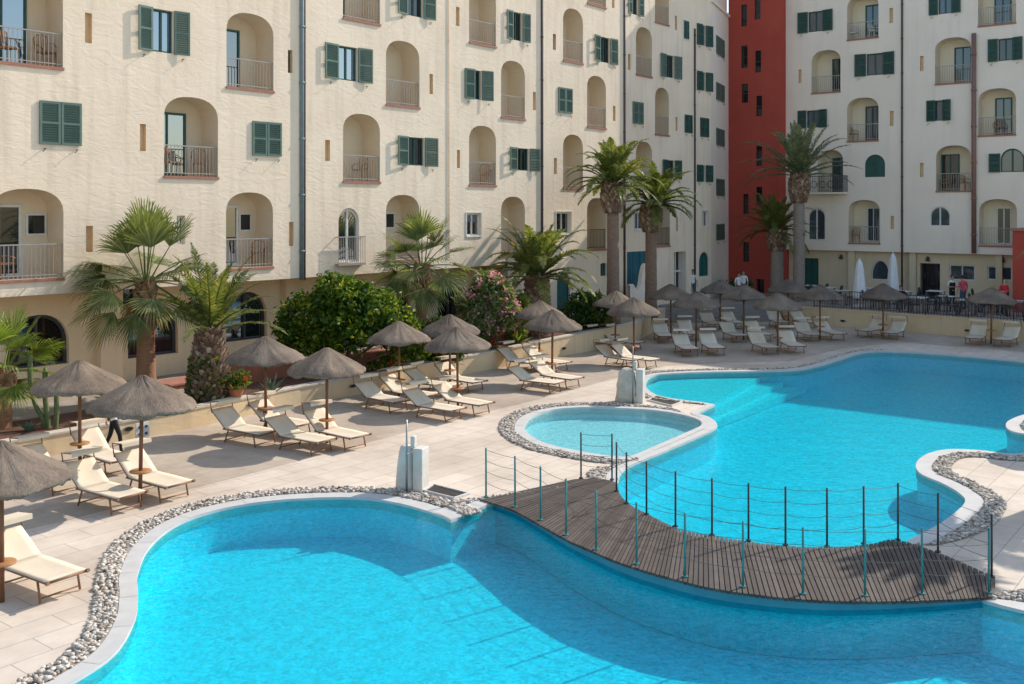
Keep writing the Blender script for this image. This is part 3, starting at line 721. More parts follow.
Wn(466.5,481,213,236,'white',frame='w'); Wn(556,571,212,234,'white',frame='w'); Wn(634.5,645,212,230,'white',frame='w'); Wn(176,186,215,245,'white',frame='w')
for sl in ((85,92,13,43),(140,146,124,151),(288,292.5,50,73),(86,93,226,252),(289,293.5,222,246),(456,459.5,7,26),(429.5,433,74,94),(325,330,140,161),(457,460,150,168),(553,556,34,50),(533,536,92,110),(554,557,158,174),(628,630.5,54,70),(613,615.5,106,121),(675,677,16,30),(675.5,677.5,117,131),(612,614.5,-10,8),(676,678,217,231),(430,433,222,238)):
    fl.slit(*sl)
wo, u0, u1, hb, ht = fl.archwin(338.5,359,208,262,.16, M['glass'], M['wframe'], name='french_window')
jr = MB(); 
fl.panel(jr, u0-.16, u1+.16, hb-.12, hb-.04, -.20, -.003)
for k in range(13):
    u = u0-.14+(u1-u0+.28)*k/12; fl.panel(jr, u-.008, u+.008, hb-.04, hb+.92, -.19, -.174)
fl.panel(jr, u0-.16, u1+.16, hb+.92, hb+.96, -.20, -.16); fl.panel(jr, u0-.16, u0-.13, hb+.92, hb+.955, -.16, -.003); fl.panel(jr, u1+.13, u1+.16, hb+.92, hb+.955, -.16, -.003)
jr.build('railing', M['rail'], wo)
# windows of the far end (in shade)
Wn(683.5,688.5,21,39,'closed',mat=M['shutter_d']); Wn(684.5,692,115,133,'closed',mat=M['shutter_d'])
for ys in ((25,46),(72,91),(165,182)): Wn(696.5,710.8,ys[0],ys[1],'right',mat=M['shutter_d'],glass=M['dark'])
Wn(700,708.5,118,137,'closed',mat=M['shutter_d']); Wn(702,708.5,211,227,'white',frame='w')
fl.archwin(699,709,252,276,.15,M['teal'],M['teal'],name='arched_door')
fl.archwin(557,570,272,314,.15,M['teal'],M['teal'],name='arched_door',mull=False)
fl.archwin(600.5,606.5,263,276,.15,M['glass'],M['teal'],name='small_window',rise=.05)
# entrance
ue0, hh = PL.px(674,252); ue1, _ = PL.px(686,252)
lp = rect_loop(ue0, ue1, .85, hh); fl.holes.append(lp)
e = MB(); fl.lining(e, lp, 0, .5, 0, True, 1); fl.panel(e, (ue0+ue1)/2-.05, (ue0+ue1)/2+.05, .86, hh-.01, .3, .45, 2); fl.panel(e, ue0+.01, ue0+.09, .86, hh-.01, .3, .45, 2); fl.panel(e, ue0+.09, ue1-.02, 2.5, 2.6, .3, .44, 2); e.build('entrance_door', [M['white'], M['dark'], M['wframe']], rootL)
u0, h1 = PL.px(627,252); u1, h0 = PL.px(647,290)
t = MB(); fl.panel(t, u0, u1, .8, h1, -.02, .05); t.build('tile_panel', M['tealtile'], rootL)
outl = [(uS, 3.58), (uO, 3.58), (uO, .2), (uE, .2), (uE, TOPL), (uS, TOPL)]
fl.finish(outl, 'wall')
# soffit, recessed ground floor, roof and rear
RD = 1.5
s_ = MB(); s_.add([fl.loc(uS, 3.58, 0), fl.loc(uO, 3.58, 0), fl.loc(uO, 3.58, RD), fl.loc(uS, 3.58, RD)], [(0,1,2,3)])
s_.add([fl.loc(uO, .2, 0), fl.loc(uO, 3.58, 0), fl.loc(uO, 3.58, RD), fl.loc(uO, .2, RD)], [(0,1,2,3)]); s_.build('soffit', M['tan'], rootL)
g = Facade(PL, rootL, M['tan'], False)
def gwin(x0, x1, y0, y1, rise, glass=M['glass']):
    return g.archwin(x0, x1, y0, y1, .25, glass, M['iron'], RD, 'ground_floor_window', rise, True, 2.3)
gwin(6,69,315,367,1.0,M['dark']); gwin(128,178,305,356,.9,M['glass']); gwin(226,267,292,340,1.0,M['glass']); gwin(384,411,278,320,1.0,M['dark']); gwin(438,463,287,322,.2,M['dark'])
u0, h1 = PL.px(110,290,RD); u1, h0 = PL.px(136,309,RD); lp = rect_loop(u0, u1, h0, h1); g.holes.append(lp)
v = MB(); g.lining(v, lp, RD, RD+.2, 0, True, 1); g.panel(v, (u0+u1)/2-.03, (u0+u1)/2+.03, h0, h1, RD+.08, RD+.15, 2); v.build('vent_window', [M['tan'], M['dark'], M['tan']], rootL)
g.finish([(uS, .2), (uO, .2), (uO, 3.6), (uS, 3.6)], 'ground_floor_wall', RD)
for xp, wpx in ((108, 22), (205, 6), (286, 8), (330, 8), (470, 7)):
    a, _ = PL.px(xp-wpx*.5, 300, RD); b, _ = PL.px(xp+wpx*.5, 300, RD)
    q = MB(); fl.panel(q, a, b, .3, 3.57, RD-.25, RD+.02); q.build('pilaster', M['tan'], rootL)
bk = MB(); DB = 12
bk.add([fl.loc(uS, TOPL, 0), fl.loc(uE, TOPL, 0), fl.loc(uE, TOPL, DB), fl.loc(uS, TOPL, DB)], [(0,1,2,3)])
bk.add([fl.loc(uS, .2, DB), fl.loc(uE, .2, DB), fl.loc(uE, TOPL, DB), fl.loc(uS, TOPL, DB)], [(0,1,2,3)])
bk.add([fl.loc(uS, 3.58, 0), fl.loc(uS, 3.58, DB), fl.loc(uS, TOPL, DB), fl.loc(uS, TOPL, 0)], [(0,1,2,3)])
bk.add([fl.loc(uS, .2, RD), fl.loc(uS, .2, DB), fl.loc(uS, 3.58, DB), fl.loc(uS, 3.58, RD)], [(0,1,2,3)])
bk.build('roof', M['cream'], rootL)
fl.pipe(301.2,0,277,.085,M['pipe_b'],.03,3.5,TOPL); fl.pipe(304.2,0,277,.035,M['pipe_d'],.03,3.5,TOPL); fl.pipe(541.5,0,256,.065,M['pipe_d'],.03,1.0,TOPL); fl.pipe(624,0,256,.065,M['pipe_d'],.03,1.0,TOPL); fl.pipe(694.3,0,256,.06,M['pipe_d'],.04,1.0,16.4); fl.pipe(448.5,0,256,.02,M['cream'],.03,4,TOPL)
# return wall toward the tower
A2 = PL.w(uE, 0); B2 = Vector((13.78, 63.66, 0)); t3 = Vector((B2.x-A2.x, B2.y-A2.y)); wid = t3.length; t3.normalize()
PW = Plane((A2.x, A2.y), t3, Vector((t3.y, -t3.x)))
fw = Facade(PW, rootL, M['white'], False)
for y0, y1 in ((38,56),(84,101),(129,146),(179,196),(224,240)): fw.window(716,724,y0,y1,'closed',mat=M['shutter'])
fw.finish([(0,.2),(wid,.2),(wid,TOPL-2.75),(0,TOPL-2.75)], 'return_wall')
cv = MB(); fw.panel(cv, 0, wid-.01, TOPL-2.748, TOPL-2.6, -.12, .05); fw.panel(cv, 0, wid+.5, TOPL-2.598, TOPL+1.5, .2, .35); cv.build('roof_terrace', M['white'], rootL)

# ================================================================== RED TOWER
nR = Vector((-.615,-.788)).normalized(); tR = Vector((-nR.y, nR.x))   # to the right along the right wing
tR = Vector((.788, -.615)).normalized()
PT = Plane((13.78, 63.66), tR, nR)
rootT = empty('red_tower', (13.78, 63.66, 0), 0, 'brick red stair tower with narrow dark windows in the corner between the two wings', 'tower')
ft = Facade(PT, rootT, M['red'], False)
WT = 3.4; TT = 24
for x0, x1, y0, y1 in ((741,747,5,26),(754.5,760.5,-6,19),(741,747.5,46,67.6),(755,761,51,72),(741.5,748,84,102.5),(756,762,96,116),(756,762,146,166),(743,748.5,194,214),(756,762,187,205),(743,749,242,262)):
    u0, h1 = PT.px(x0, y0); u1, h0 = PT.px(x1, y1); lp = rect_loop(u0, u1, h0, h1); ft.holes.append(lp)
    b = MB(); ft.lining(b, lp, 0, .2, 0, False); b.add([ft.loc(u, h, .12) for u, h in lp], [(0,1,2,3)], 1); ft.panel(b, u0+.002, u1-.002, (h0+h1)/2-.02, (h0+h1)/2+.02, .08, .12, 2); b.build('window', [M['red'], M['dark'], M['shutter_d']], rootT)
u0, h1 = PT.px(756, 279); u1, _ = PT.px(764, 279); lp = rect_loop(u0, u1, .5, h1); ft.holes.append(lp)
b = MB(); ft.lining(b, lp, 0, .3, 0, True, 1); b.build('door', [M['red'], M['dark']], rootT)
ft.finish([(0,.2),(WT,.2),(WT,TT),(0,TT)], 'wall')
b = MB(); q = [ft.loc(WT,.2,0), ft.loc(WT,.2,4), ft.loc(WT,TT,4), ft.loc(WT,TT,0)]; b.add(q, [(0,1,2,3)])
b.add([ft.loc(0,.2,0), ft.loc(0,TT,0), ft.loc(0,TT,4), ft.loc(0,.2,4)], [(0,1,2,3)]); b.add([ft.loc(0,TT,0), ft.loc(WT,TT,0), ft.loc(WT,TT,4), ft.loc(0,TT,4)], [(0,1,2,3)])
b.add([ft.loc(0,.2,4), ft.loc(0,TT,4), ft.loc(WT,TT,4), ft.loc(WT,.2,4)], [(0,1,2,3)]); b.build('side_wall', M['red'], rootT)

# ================================================================== RIGHT HOTEL WING
PR = Plane((20.85, 59.4), tR, nR)
rootR = empty('hotel_building', (20.85, 59.4, 0), 0, 'pale hotel wing in shade on the right above the restaurant terrace', 'building')
fr_ = Facade(PR, rootR, M['white'], False)
uA, _ = PR.px(784.5, 100); uZ = 30.0; TOPR = 19.0
u0_, _ = PR.px(786, 100)
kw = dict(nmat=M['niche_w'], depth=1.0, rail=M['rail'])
B = fr_.balcony; SD = M['shutter_d']
B(847,878.5,LV[4],door=(.42,.88),doormat=M['glass_r'],**kw); B(811.5,840.5,LV[3],door=(.52,.97),doormat=M['dark'],**kw); B(847,878.5,LV[2],door=(.42,.86),doormat=M['glass_r'],**kw)
B(818,843,LV[1],door=(.35,.85),doormat=M['glass_r'],**kw); B(848.5,880,LV[0],door=(.42,.84),doormat=M['glass_r'],dframe=M['wframe'],**kw)
B(935,971,LV[3],door=(.42,.9),doormat=M['glass_r'],**kw); B(936,971,LV[1],door=(.02,.55),doormat=M['dark'],**kw)
B(978,1016,LV[4],door=(.33,.78),doormat=M['glass_r'],**kw); B(978,1016,LV[2],door=(.35,.8),doormat=M['glass_r'],**kw); B(979,1017,LV[0],door=(.36,.76),doormat=M['dark'],dframe=M['wframe'],**kw)
Wn = fr_.window
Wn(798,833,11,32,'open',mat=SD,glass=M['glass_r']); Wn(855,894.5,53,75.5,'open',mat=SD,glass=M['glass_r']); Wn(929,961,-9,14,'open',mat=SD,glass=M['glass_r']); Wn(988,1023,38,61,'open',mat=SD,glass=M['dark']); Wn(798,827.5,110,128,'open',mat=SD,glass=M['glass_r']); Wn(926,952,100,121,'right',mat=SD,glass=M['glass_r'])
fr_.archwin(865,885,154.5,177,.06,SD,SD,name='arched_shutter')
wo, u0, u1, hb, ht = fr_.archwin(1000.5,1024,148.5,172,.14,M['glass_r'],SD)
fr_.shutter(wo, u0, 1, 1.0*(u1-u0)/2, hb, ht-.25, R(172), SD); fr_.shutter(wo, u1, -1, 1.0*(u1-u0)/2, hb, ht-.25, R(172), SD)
fr_.archwin(808,825,207.5,240.5,.14,M['glass_r'],M['wframe'],name='french_window'); fr_.archwin(930,950,206.5,226,.12,M['glass_r'],M['wframe'])
for sl in ((798.5,801.5,69.6,83),(889.5,893,8,23),(890,893.6,111,126),(920,923.5,56,71),(920,923.5,163,177),(890.7,894,216,229)): fr_.slit(*sl)
fr_.pipe(902.3,0,247,.06,M['pipe_d'],.05,.9,TOPR); fr_.pipe(974.5,40,247,.13,M['pipe_r'],.15,3.6,15.8)
# curved balcony at the left
u0, _ = PR.px(806,186); u1, _ = PR.px(848,186); bb = MB(); hs = LV[1]
fr_.panel(bb, u0, u1, hs-.13, hs-.02, -.75, -.06)
rl = MB()
fr_.panel(rl, u0, u1, hs+.93, hs+.97, -.75, -.71); fr_.panel(rl, u0, u0+.04, hs+.93, hs+.97, -.71, -.01); fr_.panel(rl, u1-.04, u1, hs+.93, hs+.97, -.71, -.01)
for k in range(24):
    u = u0+.02+(u1-u0-.04)*k/23; fr_.panel(rl, u-.01, u+.01, hs-.02, hs+.93, -.74, -.72)
for k in range(5):
    for uu in (u0+.02, u1-.02): fr_.panel(rl, uu-.01, uu+.01, hs-.02, hs+.93, -.62+.14*k, -.60+.14*k)
for k in range(5):
    c = u0+(u1-u0)*(k+.5)/5; pts = [fr_.loc(c+.2*math.cos(a), hs+.45+.2*math.sin(a), -.765) for a in [i*2*math.pi/10 for i in range(11)]]; rl.tube(pts, .02, 4)
bo = bb.build('balcony_slab', M['white'], rootR); rl.build('railing', M['iron'], bo)
fr_.finish([(uA, 3.55), (uZ, 3.55), (uZ, TOPR), (uA, TOPR)], 'wall')
RD2 = .5
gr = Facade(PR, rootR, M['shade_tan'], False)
def rhole(x0, x1, y0, y1, glass, frame, name, hb=None, mull=1, d=.22):
    u0, h1 = PR.px(x0, y0, RD2); u1, h0 = PR.px(x1, y1, RD2)
    if hb is not None: h0 = hb
    lp = rect_loop(u0, u1, h0, h1); gr.holes.append(lp)
    b = MB(); gr.lining(b, lp, RD2, RD2+d, 0, False); f = .07
    for p, q, r_, s2 in ((u0, u0+f, h0, h1), (u1-f, u1, h0, h1), (u0+f, u1-f, h1-f, h1), (u0+f, u1-f, h0, h0+f)): gr.panel(b, p, q, r_, s2, RD2+d*.4, RD2+d*.8, 1)
    for k in range(mull):
        c = u0+(u1-u0)*(k+1)/(mull+1); gr.panel(b, c-.03, c+.03, h0+f, h1-f, RD2+d*.42, RD2+d*.8, 1)
    o = b.build(name, [M['shade_tan'], frame], rootR); MB().add([gr.loc(u, h, RD2+d*.75) for u, h in lp], [(0,1,2,3)]).build('pane', glass, o)
rhole(804.5,818.5,258,283,M['teal'],SD,'green_door',.9); rhole(920,940,263,294,M['dark'],M['pipe_d'],'restaurant_door',.87,0,.5); rhole(949,975,264.5,281,M['glass_r'],M['wframe'],'ground_floor_window',None,1); rhole(987,1012,266,281,M['glass_r'],M['wframe'],'ground_floor_window',None,0)
gr.archwin(871,889,260,280,.2,M['glass_r'],M['wframe'],RD2,'ground_floor_window',.9,False)
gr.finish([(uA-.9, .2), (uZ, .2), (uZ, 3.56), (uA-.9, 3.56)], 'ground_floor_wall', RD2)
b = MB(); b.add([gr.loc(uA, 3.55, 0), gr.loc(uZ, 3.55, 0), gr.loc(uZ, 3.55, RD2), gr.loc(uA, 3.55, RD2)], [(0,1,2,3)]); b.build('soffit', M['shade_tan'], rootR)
for xp in (853, 914, 1000):
    a, _ = PR.px(xp-3.2, 270, RD2); c, _ = PR.px(xp+3.2, 270, RD2); q = MB(); gr.panel(q, a, c, .3, 3.545, RD2-.3, RD2+.02); q.build('pilaster', M['shade_tan'], rootR)
b = MB(); DB = 13
b.add([gr.loc(uA, TOPR, 0), gr.loc(uZ, TOPR, 0), gr.loc(uZ, TOPR, DB), gr.loc(uA, TOPR, DB)], [(0,1,2,3)]); b.add([gr.loc(uA, .2, DB), gr.loc(uZ, .2, DB), gr.loc(uZ, TOPR, DB), gr.loc(uA, TOPR, DB)], [(0,1,2,3)])
b.add([gr.loc(uZ, .2, 0), gr.loc(uZ, .2, DB), gr.loc(uZ, TOPR, DB), gr.loc(uZ, TOPR, 0)], [(0,1,2,3)]); b.add([gr.loc(uA, 3.55, 0), gr.loc(uA, 3.55, DB), gr.loc(uA, TOPR, DB), gr.loc(uA, TOPR, 0)], [(0,1,2,3)]); b.build('roof', M['white'], rootR)
ub_, _ = PR.px(815, 100)
b = MB(); gr.panel(b, uA+.01, ub_, TOPR+.002, 26.5, .01, 5, 0); b.build('roof_block', M['white'], rootR)
for xp, yp in ((842,256.5),(928.5,258.5),(1003,259.5)):
    u, h = PR.px(xp, yp, RD2); lm = MB(); p = gr.loc(u, h, RD2); n3 = Vector((nR.x, nR.y, 0)); lm.tube([p, p+n3*.15], .03, 6); lm.tube([p+n3*.12+Vector((0,0,.1)), p+n3*.2-Vector((0,0,.12))], [.07,.13], 8); lm.build('wall_light', M['iron'], rootR)

# far red house wing at the right edge
rr = empty('red_annex', at(1040, 49.5), 0, 'brick red annex wall at the right edge beside the restaurant', 'building')
b = MB(); a0 = at(1012.5, 50.5) - Vector(rr.location); ex = Vector((.788,-.615,0))*9; ey = Vector((.615,.788,0))*6
b.frame_box(a0 + Vector((0,0,.3)), ex, ey, Vector((0,0,4.65))); b.build('wall', M['red'], rr)
b = MB(); b.frame_box(a0 + Vector((0,0,4.953)) - ex*.01 - ey*.015, ex*1.02, ey*1.03, Vector((0,0,.12))); b.build('wall_coping', M['sill'], rr)

# ================================================================== TERRACE, SOIL, STEPS
gl = [PL.w(uS, 0, RD+.3), PL.w(uO, 0, RD+.3), PL.w(uO, 0, .2), PL.w(uE, 0, .2)]
mb = MB(); vs = []; nW = len(WL)
for i, (x, y, h) in enumerate(WL):
    f = Vector((x, y)); u = (f - PL.o).dot(PL.t)
    b3 = PL.w(max(uS, u), 0, RD+.3)
    a = Vector(WL[max(i-1,0)][:2]); c = Vector(WL[min(i+1,nW-1)][:2]); d = (c-a).normalized(); nn = Vector((-d.y, d.x))
    p = f + nn*.2
    vs += [(p.x, p.y, h-.06), (b3.x, b3.y, h-.06)]
mb.add(vs, [(2*i, 2*i+2, 2*i+3, 2*i+1) for i in range(nW-1)])
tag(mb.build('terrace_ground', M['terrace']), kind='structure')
sb = MB(); vs = []
for i, (x, y, h) in enumerate(WL[:-1]):
    a = Vector(WL[max(i-1,0)][:2]); c = Vector(WL[i+1][:2]); d = (c-a).normalized(); nn = Vector((-d.y, d.x)); p = Vector((x, y)) + nn*.25; q = Vector((x, y)) + nn*(2.4 if i < 9 else 3.0)
    vs += [(p.x, p.y, h-.052), (q.x, q.y, h-.052)]
sb.add(vs, [(2*i, 2*i+2, 2*i+3, 2*i+1) for i in range(len(vs)//2-1)])
tag(sb.build('planting_soil', M['soil']), kind='structure')
pts = [(8.0,54.3),(14.5,55.3),(15.0,53.0),(17.7,50.9),(20.1,48.7),(23.4,45.8),(33,37.7),(52,40),(40,62),(22,66),(9,66),(8.3,55)]
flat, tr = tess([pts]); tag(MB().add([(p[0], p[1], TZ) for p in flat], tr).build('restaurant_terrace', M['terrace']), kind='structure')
st = empty('entrance_steps', (11.2, 53.5, 0), 0, 'wide grey stone steps between the two retaining walls', 'steps')
b = MB(); d = Vector((14.5-8.0, 55.3-54.3, 0)); d.normalize(); n_ = Vector((d.y, -d.x, 0))
for k in range(5):
    z1 = TZ - .004 - .168*k; o = Vector((8.0,54.3,0)) - Vector(st.location) + n_*(.28*k); b.frame_box(o + Vector((0,0,-.02)), d*6.55, n_*.28, Vector((0,0,z1+.02)))
b.build('treads', M['steps'], st)

# iron fence on the right wall
fe = empty('iron_fence', (20, 48.6, .9), 0, 'black iron railing fence along the edge of the restaurant terrace', 'fence')
b = MB(); rl = MB(); lastn = None
line = [Vector((x, y, 0)) + Vector((.09,.11,0)) for x, y, h in WR[1:]]
line[0] = line[0].lerp(line[1], .28)
for a, c in zip(line, line[1:]):
    L_ = (c-a).length; n = int(L_/.14)
    for i in range(n):
        p = a.lerp(c, i/n) - Vector(fe.location)
        b.tube([p + Vector((0,0,.9)), p + Vector((0,0,1.85))], .011 if i % 14 else .028, 5)
    for z in (1.82, 1.0): rl.tube([a - Vector(fe.location) + Vector((0,0,z)), c - Vector(fe.location) + Vector((0,0,z))], .018, 5)
b.build('bars', M['iron'], fe); rl.build('rails', M['iron'], fe)

# recessed lamps in the walls
def wall_lamp(x, line, h, label):
    k = (x-512)/F
    for (a, b_) in zip(line, line[1:]):
        ka, kb = a[0]/a[1], b_[0]/b_[1]
        if ka <= k <= kb or kb <= k <= ka:
            t = 0
            for _ in range(40):
                t += .025; p = Vector(a[:2]).lerp(Vector(b_[:2]), t)
                if (p.x/p.y - k)*(ka-k) <= 0: break
            d = (Vector(b_[:2])-Vector(a[:2])).normalized(); n3 = Vector((d.y, -d.x)); root = empty('wall_lamp', (p.x, p.y, h), 0, label, 'lamp', 'recessed lamps along the retaining walls')
            m = MB(); T = Vector((d.x, d.y, 0)); Nn = Vector((n3.x, n3.y, 0))
            pr = [(T*(.15*math.cos(q)) + Vector((0,0,.065*math.sin(q)))) for q in [i*2*math.pi/16 for i in range(16)]]
            m.add([v + Nn*.002 for v in pr] + [v + Nn*.03 for v in pr], [(i, (i+1) % 16, 16+(i+1) % 16, 16+i) for i in range(16)] + [list(range(16, 32))]); m.build('bezel', M['steel'], root)
            m = MB(); m.add([v*.72 + Nn*.034 for v in pr], [list(range(16))]); m.build('lens', M['dark'], root); return
for x, ln, lab in ((126, WL, 'oval wall lamp beside the white switch panel behind the walking waiter'), (250, WL, 'oval wall lamp between the thatched parasols at the potted red flowers'), (351, WL, 'oval wall lamp in the wall right of the big round green tree'), (563, WL, 'oval wall lamp in the shaded end of the long wall'), (842, WR, 'oval wall lamp in the fence wall right of the shaded sunbeds'), (966, WR, 'oval wall lamp in the fence wall left of the last parasol at right')):
    wall_lamp(x, ln, .32, lab)
pz = at(141.5, 25.93); d = Vector((.6,.8,0)); n3 = Vector((.8,-.6,0))
ps = empty('switch_panel', (pz.x, pz.y, .3), 0, 'white switch panel with dark handles on the cream retaining wall', 'panel')
m = MB(); m.frame_box(n3*.01 - d*.19 - Vector((0,0,.19)), d*.38, n3*.05, Vector((0,0,.38))); m.build('plate', M['plastic'], ps)
for i in (-1, 1):
    for j in (-1, 1): m = MB(); m.frame_box(n3*.06 + d*(.09*i-.03) + Vector((0,0,.09*j-.03)), d*.06, n3*.03, Vector((0,0,.06))); m.build('handle', M['iron'], ps)

# ================================================================== BRIDGE
near = smooth([(481,499),(516,510),(540,523.5),(566,538),(596,551.5),(635,567),(680,579.5),(713,587.5),(767,595),(820,599.5),(873,600.5),(927,599.5),(960,598),(995,596)], 8)
far = smooth([(574,479),(596,478.5),(616,482),(618,491),(628,503),(649,514.5),(680,529),(712,535.5),(749,541.5),(802,546.5),(845,546.5),(873,543.5),(896,539.5),(937,552),(975,568),(996,578)], 8)
def resample(pts, n):
    ds = [0]
    for a, b_ in zip(pts, pts[1:]): ds.append(ds[-1] + (Vector(b_)-Vector(a)).length)
    out = []; j = 0
    for i in range(n):
        d = ds[-1]*i/(n-1)
        while j < len(ds)-2 and ds[j+1] < d: j += 1
        t = (d-ds[j])/max(1e-9, ds[j+1]-ds[j]); out.append(Vector(pts[j]).lerp(Vector(pts[j+1]), t))
    return out
def hz(t): return .05 + .11*math.sin(math.pi*t)
NPL = 124
def near_y(x):
    for (xa, ya), (xb, yb) in zip(near, near[1:]):
        if xa <= x <= xb: return ya + (yb-ya)*(x-xa)/max(1e-6, xb-xa)
    return near[-1][1]
PAIR = [(574,479,481),(596,478.5,512),(615,482,543),(619,492,566),(628,503,592),(649,514.5,626),(680,529,672),(712,535.5,715),(749,541.5,763),(784,545.5,804),(812,547,834),(845,546.5,867),(873,543.5,896),(896,539.5,920),(937,552,955),(968,565,977),(996,578,995)]
pr = [(P(x, y).x, P(x, y).y, P(nx, near_y(nx)).x, P(nx, near_y(nx)).y) for x, y, nx in PAIR]
pr = smooth(pr, 20); acc = [0]
for a, b_ in zip(pr, pr[1:]): acc.append(acc[-1] + .35*math.hypot(b_[0]-a[0], b_[1]-a[1]) + .65*math.hypot(b_[2]-a[2], b_[3]-a[3]))
n0 = []; f0 = []; j = 0
for i in range(NPL+1):
    d = acc[-1]*i/NPL
    while j < len(acc)-2 and acc[j+1] < d: j += 1
    t = (d-acc[j])/max(1e-9, acc[j+1]-acc[j]); q = [u+(v-u)*t for u, v in zip(pr[j], pr[j+1])]
    f0.append(Vector(q[:2])); n0.append(Vector(q[2:]))
def lift(p, z): return Vector((p.x*(H-z)/H, p.y*(H-z)/H, z))   # first guess used the level z = 0; put the edge on its raised deck level
n3_ = [lift(p, hz(i/NPL)) for i, p in enumerate(n0)]; f3_ = [lift(p, hz(i/NPL)) for i, p in enumerate(f0)]
bo_ = Vector((4.0, 17.5, 0))
br = empty('footbridge', bo_, 0, 'curved timber footbridge with teal posts crossing between the two pools', 'bridge')
pk = MB()
for i in range(NPL):
    g_ = .10
    a, b_, c, d = n3_[i].lerp(n3_[i+1], g_), n3_[i].lerp(n3_[i+1], 1-g_), f3_[i].lerp(f3_[i+1], 1-g_), f3_[i].lerp(f3_[i+1], g_)
    j = rnd.uniform(-.003, .003); ov = (a-d).normalized()*(.03+rnd.uniform(0,.012)); a = a+ov; b_ = b_+ov
    top = [v - bo_ + Vector((0,0,j)) for v in (a, b_, c, d)]; bot = [v - Vector((0,0,.045)) for v in top]
    pk.add(top+bot, [(0,1,2,3),(0,4,5,1),(1,5,6,2),(2,6,7,3),(3,7,4,0),(7,6,5,4)])
pk.build('deck', M['plank'], br)
fs = MB()
def strip(edge, inset, z0f, z1f):
    vs = []
    for i, p in enumerate(edge): vs += [Vector((p.x, p.y, z0f(i))) - bo_, Vector((p.x, p.y, z1f(i))) - bo_]
    fs.add(vs, [(2*i, 2*i+2, 2*i+3, 2*i+1) for i in range(len(edge)-1)])
strip([a.lerp(b_, .02) for a, b_ in zip(n3_, f3_)], 0, lambda i: -.12, lambda i: n3_[i].z-.05); strip([a.lerp(b_, .98) for a, b_ in zip(n3_, f3_)], 0, lambda i: -.12, lambda i: f3_[i].z-.05)
vs = []
for a, b_ in zip(n3_, f3_): vs += [a.lerp(b_, .02) - Vector((0,0,.052)) - bo_, a.lerp(b_, .98) - Vector((0,0,.052)) - bo_]
fs.add(vs, [(2*i, 2*i+2, 2*i+3, 2*i+1) for i in range(NPL)])
fs.build('beam', M['fascia'], br)
fs = MB()
strip([a.lerp(b_, .05) for a, b_ in zip(n3_, f3_)], 0, lambda i: -.81, lambda i: -.121); strip([a.lerp(b_, .95) for a, b_ in zip(n3_, f3_)], 0, lambda i: -.81, lambda i: -.121)
fs.build('pier_wall', M['pool_shade'], br)
def near_z(p, edge):
    b_ = min(edge, key=lambda q: (q.xy - p.xy).length); return b_.z
def rail(pxs, edge, mat, hgt):
    tops = []
    for x, y in pxs:
        p = P(x, y, .15)
        for _ in range(3): p = P(x, y, near_z(p, edge))
        q = MB(); q.tube([p - bo_ - Vector((0,0,.1)), p - bo_ + Vector((0,0,hgt))], .019, 8); q.tube([p - bo_ + Vector((0,0,.0)), p - bo_ + Vector((0,0,.02))], .05, 8); q.build('post', mat, br); tops.append(p - bo_)
    for k in range(4):
        z = hgt*(.96 - .22*k); pts = []
        for a, b_ in zip(tops, tops[1:]):
            sag = .015 + .015*rnd.random() + .006*k
            for j in range(6):
                t = j/6; pts.append(a.lerp(b_, t) + Vector((0,0,z - sag*4*t*(1-t))))
        pts.append(tops[-1] + Vector((0,0,z))); c = MB(); c.tube(pts, .0045, 5); c.build('cable', M['rope'], br)
rail([(486,497),(515,507),(540.5,520),(566,535),(596,549.5),(636.5,564),(685,577),(743,587),(803,594),(865,596),(922,594),(989,593)], n3_, M['tealpost'], 1.02)
rail([(616.5,491),(626.5,503.5),(646.5,514.5),(675.5,526.5),(712,535),(748.5,541),(785.5,545),(827,546.5),(863.7,544),(898,540),(938,552),(991.7,577)], f3_, M['darkpost'], 1.02)
rail([(581,478.5),(612,480)], f3_[:3], M['darkpost'], 1.02)

# ================================================================== FOUNTAIN STONES AND DRAINS
def fountain(px, py, hgt, label, rough):
    p = P(px, py); root = empty('fountain_stone', p, R(-20), label, 'fountain')
    m = MB(); n = 12; prof = []
    for k in range(9):
        t = k/8; rr = (.22 if not rough else .34)*(1 - .38*t**1.6) if t < 1 else .12
        prof.append((rr, hgt*t if t < 1 else hgt))
    jr_ = {}
    def jit(r, z, t, i):
        c = jr_.setdefault((i, round(t, 3)), rnd.uniform(-.05, .05) if rough else rnd.uniform(-.008, .008)); sq = 1/max(abs(math.cos(t)), abs(math.sin(t)))**.75
        return r*sq*(1+c*1.4), z + c*.3*(0 < i)
    m.lathe(prof, n, (-.12 if not rough else -.22,0,0), 0, True, jit, (True, True)); m.build('stone', M['stone'] if rough else M['conc'], root)
    m = MB(); m.box((.21,0,hgt*.5), (.22,.36,hgt*1.0)); m.box((.04,0,hgt+.10), (.10,.14,.26)); b_ = m.build('pillar', M['conc'], root)
    bev = b_.modifiers.new('bevel', 'BEVEL'); bev.width = .02; bev.segments = 2
    m = MB(); m.tube([(.05,-.36,.0),(.05,-.36,hgt*1.05),(.05,-.36,hgt*1.7)], [.026,.024,.012], 8); m.box((.05,-.36,.03), (.14,.14,.05)); m.tube([(.05,-.36,hgt*.9),(.02,-.2,hgt*.9)], .018, 6); m.build('pipe', M['steel'], root)
fountain(412, 489, .92, 'smooth white concrete fountain block with steel pipe at the edge of the near pool', False)
fountain(634, 402, 1.05, 'rough pale stone fountain block with steel pipe beside the paddling pool', True)
